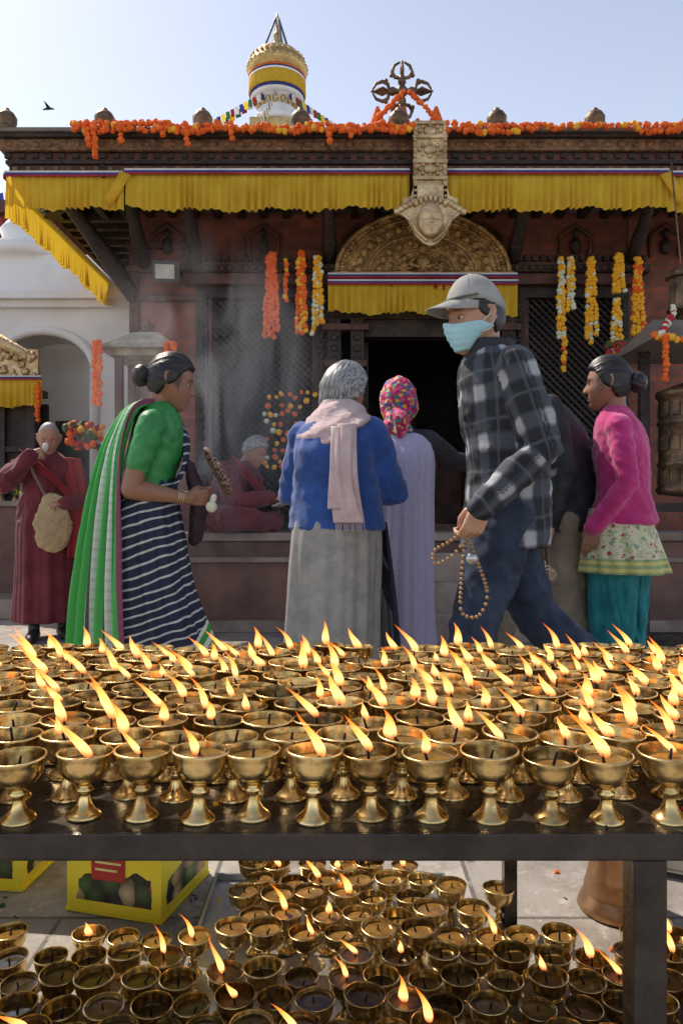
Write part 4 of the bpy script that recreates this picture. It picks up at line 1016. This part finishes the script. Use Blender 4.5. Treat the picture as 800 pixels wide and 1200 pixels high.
legs(P,DENIM,{'L':(-.09,-.01,.86),'R':(.09,-.01,.86)},{'L':(-.09,.12,.48),'R':(.09,-.18,.48)},{'L':(-.09,.14,.09),'R':(.09,-.56,.16)},rs=(.110,.086,.066),wrk=(.012,8,8,7))
shoe(P,SHOE,(-.09,.14,.08),(0,1,0)); shoe(P,SHOE,(.09,-.56,.1),(0,1,0))
he=head(P,(0,.085,1.545),(rad(-8),0,rad(14)),(0,.01,1.40),SK1,HBLK,'undercap',nr=.056,hs=1.07)
hand(P,'left_hand',(-.215,.125,.885),(.02,.40,-.9),(1,.1,0),'L',SK1,.75,thumb=.8,sc=1.02,fr=.036)
hand(P,'right_hand',(.20,.0,.87),(0,.2,-.9),(-1,0,0),'R',SK1,.6,sc=1.0,fr=.036)
m=MB()
rows=[]
for i in range(15):
    z=-.104+.084*i/14; row=[]
    for k in range(29):
        b=rad(-12+204*k/28); sz_=z/.116; cc=math.sqrt(max(0,1-min(.98,abs(sz_))**2)); p=hp(cc*math.cos(b),cc*math.sin(b),sz_,0)
        nose=.022*math.exp(-(p.x/.03)**2)*sstep(-.10,-.03,z)
        off=.006+.0025*math.sin(i*2.0)*math.exp(-(p.x/.05)**2)
        edge=abs(k-14)/14; z2=z
        if edge>.72: 
            mid=-.045; z2=mid+(z-mid)*(1-(edge-.72)/.28*.75)
        z2+=.012*math.exp(-(p.x/.02)**2)*(i/14)
        row.append((p.x*(1+off/.075),p.y*(1+off/.09)+nose,z2))
    rows.append(row)
m.add(grid(rows),0)
for s in(-1,1): m.add(tube([(s*.074,.03,-.03),(s*.083,-.005,-.005),(s*.084,-.028,-.01),(s*.078,.0,-.05),(s*.074,.025,-.055)],.0016,6),1)
o=m.obj('face_mask',[mk('pale_blue_mask',(.42,.70,.76),.8,c2=(.34,.62,.70),bump=.1),WCL],he,False); thick(o,.003)
def capf(p,x,y,z):
    th=.054-.035*sstep(.03,-.09,p.y); k=sstep(th-.012,th,p.z); nrm=Vector((x,y,z)).normalized()
    g=math.atan2(x,-y); seam=.0015*math.exp(-(math.sin(3*g)/.08)**2)
    q=p+nrm*(-.01+k*.025-seam*k); 
    if k>.5: q.z+=.012*sstep(.05,.11,p.z)
    return q
m=MB(); m.add(headgrid(120,60,0,capf),0); rows=[]
for i in range(9):
    t=i/8; row=[]
    for k in range(25):
        a=rad(18+144*k/24); r0=Vector((.086*math.cos(a),.094*math.sin(a),0)); ex=.082*t*math.sin((k/24)*math.pi)**.6
        row.append((r0.x*(1-.1*t),r0.y+ex*.95,.062-.024*t-3.0*(r0.x)**2))
    rows.append(row)
m.add(grid(rows),0); m.add(sphere((0,-.005,.145),(.009,.009,.005),10,6),0)
m.add(tube([(.088*math.cos(rad(a)),.097*math.sin(rad(a)),.062) for a in range(20,161,10)],.003,6),1)
o=m.obj('baseball_cap',[mk('grey_cap_cloth',(.40,.39,.36),.85,c2=(.27,.26,.24),bump=.3,bs=200),mk('cap_seam',(.15,.15,.14),.8)],he,False); thick(o,.003)
hx,hy,hz=-.205,.175,.80
beads(P,'prayer_beads',[(hx,hy+.015,hz),(hx-.01,hy+.06,hz-.03),(hx-.01,hy+.11,hz-.06),(hx-.01,hy+.105,hz-.10),(hx-.01,hy+.05,hz-.075),(hx,hy+.0,hz-.02)],.0062,WBEAD)
beads(P,'prayer_beads_lower',[(hx,hy-.0,hz-.01),(hx-.01,hy-.035,hz-.10),(hx-.012,hy-.065,hz-.20),(hx-.012,hy-.035,hz-.27),(hx-.012,hy+.02,hz-.255),(hx-.01,hy+.02,hz-.15),(hx,hy+.005,hz-.02)],.0062,WBEAD,(hx-.03,hy-.01,hz-.085))
# ---- 2 woman in blue cardigan
BLUE=mk('blue_wool_cardigan',(.020,.085,.34),.85,c2=(.012,.05,.21),ns=12,bump=.6,bs=190,bd=.003,sheen=.3)
GREYW=mk('grey_wool',(.38,.36,.33),.9,c2=(.26,.25,.235),ns=14,bump=.6,bs=170,bd=.003)
P=empty('woman_in_blue_cardigan',(-.02,3.0,0),rad(-14),.955)
shd={'L':(-.152,.02,1.27),'R':(.152,.02,1.27)}; eld={'L':(-.222,.05,1.02),'R':(.235,.07,1.02)}; wrd={'L':(-.08,.25,1.05),'R':(.09,.26,1.06)}
upper(P,BLUE,[(0,-.01,.87),(0,-.01,1.03),(0,-.03,1.19),(0,.04,1.38)],shd,eld,wrd,w=.185,dp=.135,hw=.205,hd=.155,wa=.19,rs=(.070,.064,.048),wrk=(.013,7,7,6),name='cardigan',seed=3)
m=MB(); m.add(loft([(0,0,.95,.17,.13),(0,-.01,.85,.19,.155),(-.015,-.01,.5,.20,.165),(-.03,-.01,.2,.215,.18),(-.03,-.01,.05,.22,.185)],220,pleats(.10,10,1.2)),0); m.obj('long_wool_skirt',GREYW,P,False)
m=MB(); m.add(ribbon([(.16,.09,.9),(.19,.10,.6),(.21,.11,.25)],[(.10,-.12,0),(.11,-.13,0),(.12,-.14,0)],8,.008)); thick(m.obj('dark_apron_edge',mk('navy_apron',(.03,.035,.06),.9),P,False),.004)
he=head(P,(.015,.095,1.475),(rad(-18),rad(4),rad(-34)),(0,.035,1.33),SK3,HGRY,'bob',old=1)
hand(P,'left_hand',(-.08,.25,1.05),(.5,.6,.5),(1,-.3,0),'L',SK3,.3,sc=.9); hand(P,'right_hand',(.09,.26,1.06),(-.5,.6,.5),(-1,-.3,0),'R',SK3,.3,sc=.9)
PINK=cloth2('pale_pink_scarf',(.70,.56,.54),(.58,.40,.40),.15,14)
mb=MB()
def zf(a,t): return -.085*t*max(0,-math.sin(a+.25))**1.3+.02*math.cos(a)*t
def ff(a,t,z): return 1+.055*math.sin(t*17+2.5*math.cos(a)+a)+.05*noise.noise(Vector((math.cos(a)*3,math.sin(a)*3,t*5)))
mb.add(loft([(0,.04,1.42,.066,.066),(0,.035,1.405,.088,.085),(0,.02,1.37,.118,.108),(0,.0,1.335,.146,.128),(0,-.01,1.305,.160,.143),(0,-.005,1.29,.146,.128)],110,ff,zf=zf,sub=7))
finish(P,'scarf',mb,PINK,.0055,1,(.004,20,20,30))
mb=MB()
def tailf(sx,seed):
    def fn(a,t,z): return 1+.16*math.sin(6*a+seed+2*math.sin(t*4))*min(1,t*3)
    return fn
mb.add(loft([(.075,-.12,1.30,.040,.030),(.085,-.165,1.20,.036,.020),(.087,-.188,1.08,.042,.019),(.09,-.192,.98,.052,.017),(.10,-.19,.90,.060,.014)],60,tailf(1,0),sub=8))
mb.add(loft([(.04,-.12,1.29,.034,.028),(.05,-.175,1.18,.030,.018),(.055,-.195,1.06,.034,.017),(.06,-.198,.955,.040,.013)],60,tailf(1,2),sub=8))
for q in range(26): 
    x=.045+.115*q/25; mb.add(tube([(x,-.19,.905),(x+R.uniform(-.005,.005),-.19,.868+R.uniform(-.006,.006))],.0012,4))
mb.obj('scarf_tail',PINK,P,False)
# ---- 3 woman in lavender shawl
P=empty('woman_in_lavender_shawl',(.27,3.5,0),rad(-6),.955)
LAV=patmat('lavender_cotton',lambda nt,v,tc: MIX(nt,N(nt,'ShaderNodeMapRange',{0:N(nt,'ShaderNodeTexVoronoi',{'Vector':tc,'Scale':55.0}).outputs['Distance'],1:.12,2:.18}).outputs[0],(.75,.72,.80),(.45,.42,.58)),.85,.3,120)
DKC=mk('dark_cloth',(.035,.032,.04),.85)
shd={'L':(-.15,.0,1.29),'R':(.15,.0,1.29)}; eld={'L':(-.17,.14,1.08),'R':(.27,.12,1.20)}; wrd={'L':(-.06,.33,1.12),'R':(.38,.30,1.20)}
upper(P,DKC,[(0,0,.87),(0,0,1.03),(0,-.01,1.2),(0,.02,1.36)],shd,eld,wrd,w=.165,dp=.115,hw=.17,hd=.14,rs=(.06,.05,.042),name='dark_blouse')
m=MB(); m.add(loft([(0,0,1.335,.075,.07),(0,-.01,1.30,.15,.10),(0,-.02,1.2,.172,.145),(0,-.02,1.0,.165,.16),(-.01,-.02,.7,.18,.175),(-.02,-.02,.35,.20,.2),(-.04,-.03,.04,.24,.225)],200,pleats(.13,9,4.1,.12)),0); m.obj('long_shawl_wrap',LAV,P,False)
def floral(nt,v,tc):
    vo=N(nt,'ShaderNodeTexVoronoi',{'Vector':tc,'Scale':60.0}); s=sep(nt,vo.outputs['Color'])[0]
    cr=N(nt,'ShaderNodeValToRGB',{0:s}); cr.color_ramp.interpolation='CONSTANT'; e=cr.color_ramp.elements
    e[0].color=(.45,.01,.10,1); e[1].position=.85; e[1].color=(.02,.12,.3,1)
    for p_,c_ in((.38,(.65,.45,.05)),(.5,(.03,.2,.12)),(.6,(.7,.05,.2)),(.78,(.6,.5,.35))): k=e.new(p_);k.color=c4(c_)
    return cr.outputs[0]
FLO=patmat('floral_headscarf',floral,.7,.3,100)
he=head(P,(.0,.055,1.49),(rad(-10),0,rad(-6)),(0,.02,1.32),SK2,HBLK,'short')
mb=MB()
def scf(p,x,y,z):
    k=1-sstep(.02,.06,p.y)*(1-sstep(.04,.075,p.z)); nrm=Vector((x,y,z)).normalized(); return p+nrm*(-.01+.030*k)
mb.add(headgrid(60,50,0,scf)); mb.add(tube([(0,-.05,-.06),(0,-.075,-.11),(.0,-.07,-.17)],[.07,.06,.085],16,flat=.7)); mb.add(tube([(.01,-.10,-.07),(.03,-.135,-.13),(.03,-.13,-.2)],[.03,.035,.02],10))
finish(he,'headscarf',mb,FLO,.006,2,(.010,22,22,14))
hand(P,'right_hand',wrd['R'],(.3,.8,.1),(0,0,-1),'R',SK2,.4,sc=.9); hand(P,'left_hand',wrd['L'],(.2,.8,.2),(1,0,0),'L',SK2,.4,sc=.9)
# ---- 4 woman in sari
P=empty('woman_in_striped_sari',(-.80,3.07,0),rad(-80),.97)
def sarifn(nt,v,tc):
    x,y,z=sep(nt,tc)
    zz=MA(nt,'ADD',z,MA(nt,'MULTIPLY',y,-.32)); nz=N(nt,'ShaderNodeTexNoise',{'Vector':tc,'Scale':4.0}); zz=MA(nt,'ADD',zz,MA(nt,'MULTIPLY',nz.outputs[0],.08))
    st=band(nt,zz,.040,.22); base=MIX(nt,st,(.016,.021,.05),(.52,.52,.50))
    q=MA(nt,'ADD',z,MA(nt,'MULTIPLY',y,-1.6))
    fr=MA(nt,'LESS_THAN',q,.075)
    g=band(nt,q,.085,.55); gc=MIX(nt,g,(.72,.70,.64),(.05,.33,.05))
    return MIX(nt,fr,base,gc)
SARI=patmat('striped_sari_cotton',sarifn,.8,.3,140)
def pallufn(nt,v,tc):
    a,b,_=sep(nt,v)
    cr=N(nt,'ShaderNodeValToRGB',{0:b}); cr.color_ramp.interpolation='CONSTANT'; e=cr.color_ramp.elements
    e[0].color=(.05,.36,.06,1); e[1].position=.95; e[1].color=(.25,.05,.12,1)
    for p_,c_ in((.12,(.66,.67,.62)),(.16,(.05,.36,.06)),(.30,(.65,.66,.60)),(.36,(.05,.06,.06)),(.40,(.62,.64,.58)),(.46,(.06,.38,.08)),(.64,(.65,.66,.62)),(.70,(.03,.05,.05)),(.74,(.62,.63,.58)),(.80,(.06,.38,.08))): k=e.new(p_);k.color=c4(c_)
    st=band(nt,a,.03,.3); return MIX(nt,MA(nt,'MULTIPLY',st,.22),cr.outputs[0],(.1,.2,.1))
PAL=patmat('green_white_pallu',pallufn,.75,.25,140,attr='cuv')
GRN=mk('green_blouse_satin',(.04,.30,.07),.5,c2=(.025,.19,.045),ns=14,bump=.4,bs=60)
shd={'L':(-.145,.035,1.295),'R':(.145,.025,1.295)}; wrd={'L':(-.175,.01,1.12),'R':(.178,-.025,1.12)}
upper(P,GRN,[(0,.0,1.0),(0,.0,1.06),(0,.03,1.2),(0,.05,1.385)],shd,{'L':(-.165,.02,1.20),'R':(.168,-.0,1.20)},wrd,w=.158,dp=.118,hw=.16,hd=.12,wa=.15,rs=(.056,.056,.053),name='green_blouse',wrk=(.008,12,12,10),neckr=.052)
hand(P,'right_arm_and_hand',(.13,.17,.985),(-.25,.9,.05),(-1,0,.2),'R',SK2,.75,elbow=(.182,-.055,1.02),sc=.92,fr=.031,er=.042)
hand(P,'left_arm_and_hand',(-.10,.18,.99),(.3,.9,.0),(1,0,.2),'L',SK2,.7,elbow=(-.18,-.0,1.02),sc=.92,fr=.031,er=.042)
mb=MB(); mb.add(tube([(.174,-.02,1.15),(.182,-.055,1.02)],[.046,.042],14)); mb.add(tube([(-.175,-.0,1.15),(-.18,-.0,1.02)],[.046,.042],14)); finish(P,'upper_arm_skin',mb,SK2,.006,2)
m=MB()
for t in (.80,.84,.88): 
    q=Vector((.182,-.055,1.02)).lerp(Vector((.13,.17,.985)),t); m.add(tube([q,q+Vector((-.002,.006,-.001))],.0285,16,caps=False),0)
m.obj('bangles',GILTP,P,False)
m=MB(); m.add(loft([(0,.0,1.07,.145,.115),(0,-.01,.98,.168,.14),(0,-.02,.86,.190,.170),(0,.0,.6,.20,.195),(0,.04,.35,.22,.25),(0,.06,.15,.25,.29),(0,.07,.03,.26,.31)],240,pleats(.12,11,.4,.1)),0); m.obj('sari_skirt',SARI,P,False)
m=MB(); m.add(ribbon([(.10,.10,1.03),(.03,.150,1.12),(-.04,.155,1.24),(-.09,.10,1.35),(-.10,.0,1.385),(-.06,-.09,1.32)],[(.16,-.06,-.10),(.18,-.03,-.12),(.17,.0,-.08),(.14,.0,.0),(.15,0,0),(.2,0,-.03)],24,.008,4)); thick(m.obj('sari_front_drape',SARI,P,False),.004)
m=MB(); pts=[(-.060,.10,1.35),(-.045,.03,1.395),(.0,-.065,1.37),(.06,-.13,1.22),(.105,-.16,1.04),(.135,-.18,.82),(.15,-.195,.58),(.155,-.20,.36)]
wd=[(.15,.0,.0),(.17,.02,.0),(.20,.05,-.02),(.19,.10,-.02),(.18,.14,-.02),(.17,.18,.0),(.17,.21,.0),(.18,.24,0)]
v,f=ribbon(pts,wd,56,.015,5.5); m.add((v,f)); o=m.obj('sari_pallu',PAL,P,False)
uv=[];L0=len(v)//57
for i in range(L0):
    for j in range(57): uv+=[i*.03,j/56,0]
at=o.data.attributes.new('cuv','FLOAT_VECTOR','POINT'); at.data.foreach_set('vector',uv); thick(o,.004)
head(P,(0,.095,1.488),(rad(-15),0,rad(2)),(0,.035,1.34),SK2,HBLK,'bun',nr=.048,hs=1.03)
BAGM=patmat('woven_brown_bag',lambda nt,v,tc: MIX(nt,N(nt,'ShaderNodeTexChecker',{'Vector':tc,'Scale':70.0}).outputs[1],(.06,.03,.025),(.28,.18,.12)),.7,.5,60)
mb=MB(); mb.add(tube([(.02,.25,1.18),(.06,.30,1.10),(.09,.33,1.04)],[.03,.05,.045],14,flat=.5)); finish(P,'cloth_bag',mb,BAGM,.006,3,(.006,20,20,20))
DBAG=mk('dark_velvet_bag',(.05,.025,.035),.9)
mb=MB(); mb.add(tube([(.03,.18,1.10),(.02,.22,.98),(.02,.20,.84)],[.05,.085,.06],14,flat=.5)); finish(P,'dark_shoulder_bag',mb,DBAG,.006,3,(.012,14,14,14))
m=MB(); m.add(sphere((.14,.265,.95),(.026,.024,.024),12,8),0); m.add(tube([(.14,.27,.975),(.145,.275,.99)],.013,8),0); m.obj('flower_offering',WHF,P,False)
# ---- 5 woman in magenta sweater
P=empty('woman_in_magenta_sweater',(1.205,3.22,0),rad(66),.965)
MAG=mk('magenta_knit',(.56,.028,.20),.9,c2=(.42,.018,.14),ns=10,bump=.7,bs=150,bd=.003,sheen=.3)
shd={'L':(-.142,-.01,1.31),'R':(.142,-.01,1.31)}; eld={'L':(-.188,-.05,1.06),'R':(.188,-.0,1.06)}; wrd={'L':(-.160,.09,.87),'R':(.12,.17,.9)}
upper(P,MAG,[(0,-.02,.88),(0,-.02,1.03),(0,-.01,1.2),(0,.01,1.395)],shd,eld,wrd,w=.158,dp=.12,hw=.175,hd=.15,wa=.150,rs=(.056,.049,.040),name='sweater',wrk=(.010,9,9,9),neckr=.050)
def kurt(nt,v,tc):
    x,y,z=sep(nt,tc); vo=N(nt,'ShaderNodeTexVoronoi',{'Vector':tc,'Scale':75.0}); s=sep(nt,vo.outputs['Color'])[1]
    cr=N(nt,'ShaderNodeValToRGB',{0:s}); cr.color_ramp.interpolation='CONSTANT'; e=cr.color_ramp.elements
    e[0].color=(.60,.58,.36,1); e[1].position=.92; e[1].color=(.40,.05,.05,1)
    for p_,c_ in((.4,(.45,.46,.24)),(.65,(.62,.56,.46)),(.82,(.22,.34,.22))): k=e.new(p_);k.color=c4(c_)
    bd=MA(nt,'LESS_THAN',z,.73); c2=MIX(nt,band(nt,z,.03,.5),(.58,.50,.13),(.22,.33,.12)); return MIX(nt,MA(nt,'MULTIPLY',bd,.8),cr.outputs[0],c2)
KUR=patmat('printed_kurta_cotton',kurt,.8,.3,120)
m=MB(); m.add(loft([(0,0,.95,.156,.13),(0,0,.86,.174,.152),(0,-.01,.76,.195,.175),(0,-.02,.665,.22,.20)],160,pleats(.09,8,2.5,.1)),0); m.obj('printed_kurta',KUR,P,False)
TEAL=mk('teal_cotton',(.008,.22,.24),.8,c2=(.005,.12,.14),ns=8,bump=.4,bs=90)
mb=MB()
for s,k in((-1,.03),(1,-.03)):
    mb.add(loft([(s*.07,0,.82,.095,.115),(s*.066,k*.5,.6,.082,.105),(s*.066,k,.35,.064,.080),(s*.07,k,.16,.052,.060),(s*.07,k,.08,.042,.048)],70,pleats(.18,6,s+2.0,.05)))
mb.add(sphere((0,0,.84),(.15,.13,.12),16,12)); finish(P,'salwar_trousers',mb,TEAL,.007,1,(.022,13,13,3))
shoe(P,SHOE,(-.07,.03,.08),(0,1,0)); shoe(P,SHOE,(.07,-.03,.08),(0,1,0))
head(P,(0,.045,1.515),(rad(-4),0,rad(2)),(0,.0,1.35),SK2,HBLK,'bun',nr=.047,hs=1.02)
hand(P,'left_hand',wrd['L'],(.05,.25,-1),(1,0,0),'L',SK2,.35,sc=.92,fr=.031); hand(P,'right_hand',wrd['R'],(-.3,.6,-.4),(-1,0,0),'R',SK2,.4,sc=.92)
m=MB(); m.add(tube([(-.161,.088,.872),(-.160,.092,.860)],.0275,16,caps=False)); m.obj('bangle',REDF,P,False)
# ---- 6 man behind
P=empty('man_in_dark_jacket',(.985,3.42,0),rad(84),1.03)
BLKJ=mk('black_jacket',(.024,.024,.030),.7,ns=8,bump=.4,bs=60); TAN=mk('tan_trousers',(.30,.24,.18),.85,c2=(.20,.155,.115),bump=.4)
shd={'L':(-.175,.06,1.31),'R':(.175,.06,1.31)}; eld={'L':(-.23,.0,1.05),'R':(.22,.0,1.05)}; wrd={'L':(-.20,.06,.84),'R':(.18,.14,.9)}
upper(P,BLKJ,[(0,-.02,.78),(0,-.04,1.0),(0,.01,1.2),(0,.11,1.41)],shd,eld,wrd,w=.195,dp=.145,hw=.19,hd=.16,wa=.18,rs=(.070,.060,.048),name='jacket',wrk=(.013,8,8,7))
legs(P,TAN,{'L':(-.09,-.02,.85),'R':(.09,-.02,.85)},{'L':(-.09,-.05,.47),'R':(.09,.20,.48)},{'L':(-.09,-.10,.09),'R':(.09,.30,.1)},rs=(.105,.085,.070),wrk=(.011,8,8,7))
shoe(P,SHOE,(-.09,-.10,.08),(0,1,0)); shoe(P,SHOE,(.09,.30,.1),(0,1,0))
head(P,(0,.20,1.50),(rad(-20),0,0),(0,.11,1.37),SK1,HBLK,'short')
hand(P,'left_hand',wrd['L'],(.0,.3,-1),(1,0,0),'L',SK1,.7,thumb=.8,fr=.034); hand(P,'right_hand',wrd['R'],(0,.4,-.9),(-1,0,0),'R',SK1,.6)
beads(P,'dark_prayer_beads',[(-.2,.09,.76),(-.21,.12,.68),(-.21,.11,.58),(-.21,.07,.58),(-.2,.07,.68),(-.2,.08,.76)],.006,DBEAD)
# ---- 7 standing monk
MAR=mk('maroon_robe',(.17,.016,.026),.85,c2=(.095,.010,.016),ns=6,bump=.4,bs=90,sheen=.15)
MARR=mk('red_robe',(.33,.020,.026),.85,c2=(.22,.014,.018),ns=6,bump=.4,bs=90)
P=empty('standing_monk',(-2.10,5.3,0),rad(205),.96)
shd={'L':(-.17,.0,1.28),'R':(.17,.0,1.28)}; eld={'L':(-.23,.05,1.04),'R':(.30,.12,1.14)}; wrd={'L':(-.10,.22,1.0),'R':(.13,.24,1.33)}
upper(P,MAR,[(0,.0,.85),(0,.0,1.02),(0,.0,1.18),(0,.04,1.37)],shd,eld,wrd,w=.19,dp=.15,hw=.21,hd=.17,wa=.2,rs=(.075,.072,.055),name='robe_upper',wrk=(.020,8,8,4))
m=MB(); m.add(loft([(0,0,1.0,.18,.15),(0,0,.85,.22,.18),(0,0,.5,.22,.18),(0,0,.2,.235,.195),(0,0,.13,.235,.195)],160,pleats(.13,8,3)),0); m.obj('robe_skirt',MAR,P,False)
m=MB(); m.add(ribbon([(.15,.13,1.33),(.02,.175,1.22),(-.12,.175,1.08),(-.2,.1,.95)],[(.10,.02,.12),(.09,0,.14),(.08,0,.16),(.05,0.05,.18)],12,.012,3)); m.add(ribbon([(-.16,.09,1.34),(-.19,.13,1.1),(-.19,.16,.85),(-.18,.18,.6)],[(.13,.03,0)]*4,10,.012,2)); thick(m.obj('robe_sash',MARR,P,False),.008)
mb=MB(); mb.add(tube([(-.02,.21,.98),(-.02,.22,.86),(-.02,.215,.76)],[.10,.135,.12],16,flat=.35,flatdir=(0,1,0))); finish(P,'shoulder_bag',mb,mk('tan_canvas',(.50,.36,.20),.9,c2=(.38,.26,.14)),.008,3,(.012,12,12,12))
m=MB(); m.add(ribbon([(.15,.0,1.36),(.12,.15,1.25),(.05,.19,1.1),(.0,.21,.98)],[(.03,.02,.02)]*4,3,0)); thick(m.obj('bag_strap',TAN,P,False),.004)
head(P,(0,.10,1.48),(rad(-22),0,rad(-6)),(0,.03,1.33),SK3,HSTB,'stubble',old=1)
hand(P,'right_hand',wrd['R'],(-.75,-.05,.35),(0,-1,-.2),'R',SK3,.8,sc=.95); hand(P,'left_hand',wrd['L'],(.8,.3,0),(0,-.5,-1),'L',SK3,.7,sc=.95)
shoe(P,SHOE,(-.10,.03,.08),(-.1,1,0)); shoe(P,SHOE,(.10,.08,.08),(.2,1,0))
m=MB(); m.add(tube([(.035,.21,1.385),(.03,.235,1.41)],[.02,.022],12)); m.obj('cup',WCL,P,False)
# ---- 8 seated monk
P=empty('seated_monk',(-.91,5.80,.745),rad(-112),.98)
shd={'L':(-.18,.12,.47),'R':(.18,.12,.47)}; eld={'L':(-.24,.20,.22),'R':(.24,.22,.22)}; wrd={'L':(-.10,.42,.25),'R':(.10,.44,.27)}
upper(P,MAR,[(0,-.03,.04),(0,-.03,.2),(0,.04,.36),(0,.16,.55)],shd,eld,wrd,w=.20,dp=.15,hw=.22,hd=.19,wa=.2,rs=(.08,.075,.06),name='robe_upper',wrk=(.020,8,8,5))
mb=MB(); mb.add(tube([(-.10,.0,.09),(-.32,.22,.11),(-.20,.34,.09),(.06,.36,.07)],[.12,.10,.085,.07],16)); mb.add(tube([(.10,.0,.09),(.32,.22,.11),(.20,.36,.10),(-.06,.40,.07)],[.12,.10,.085,.07],16)); mb.add(sphere((0,.15,.06),(.3,.25,.06),20,10))
finish(P,'robe_over_crossed_legs',mb,MAR,.012,5,(.020,9,9,9))
m=MB(); m.add(ribbon([(.17,.18,.53),(.0,.25,.40),(-.16,.24,.26),(-.25,.12,.15)],[(.10,.02,.12),(.09,0,.14),(.08,0,.16),(.05,0.05,.18)],12,.012,3)); thick(m.obj('robe_sash',MARR,P,False),.008)
head(P,(0,.27,.635),(rad(-30),0,rad(-6)),(0,.15,.51),SK3,HGRY,'short',old=1,hs=1.05)
hand(P,'right_hand',wrd['R'],(-.5,.7,-.1),(-.3,0,-1),'R',SK3,.5,sc=.95); hand(P,'left_hand',wrd['L'],(.5,.7,-.1),(.3,0,1),'L',SK3,.5,sc=.95)
m=MB(); m.add(box((.0,.50,.22),(.14,.10,.012),(rad(20),0,0)),0,False); m.obj('prayer_book',WCL,P,False)
print('done',len(D.objects))
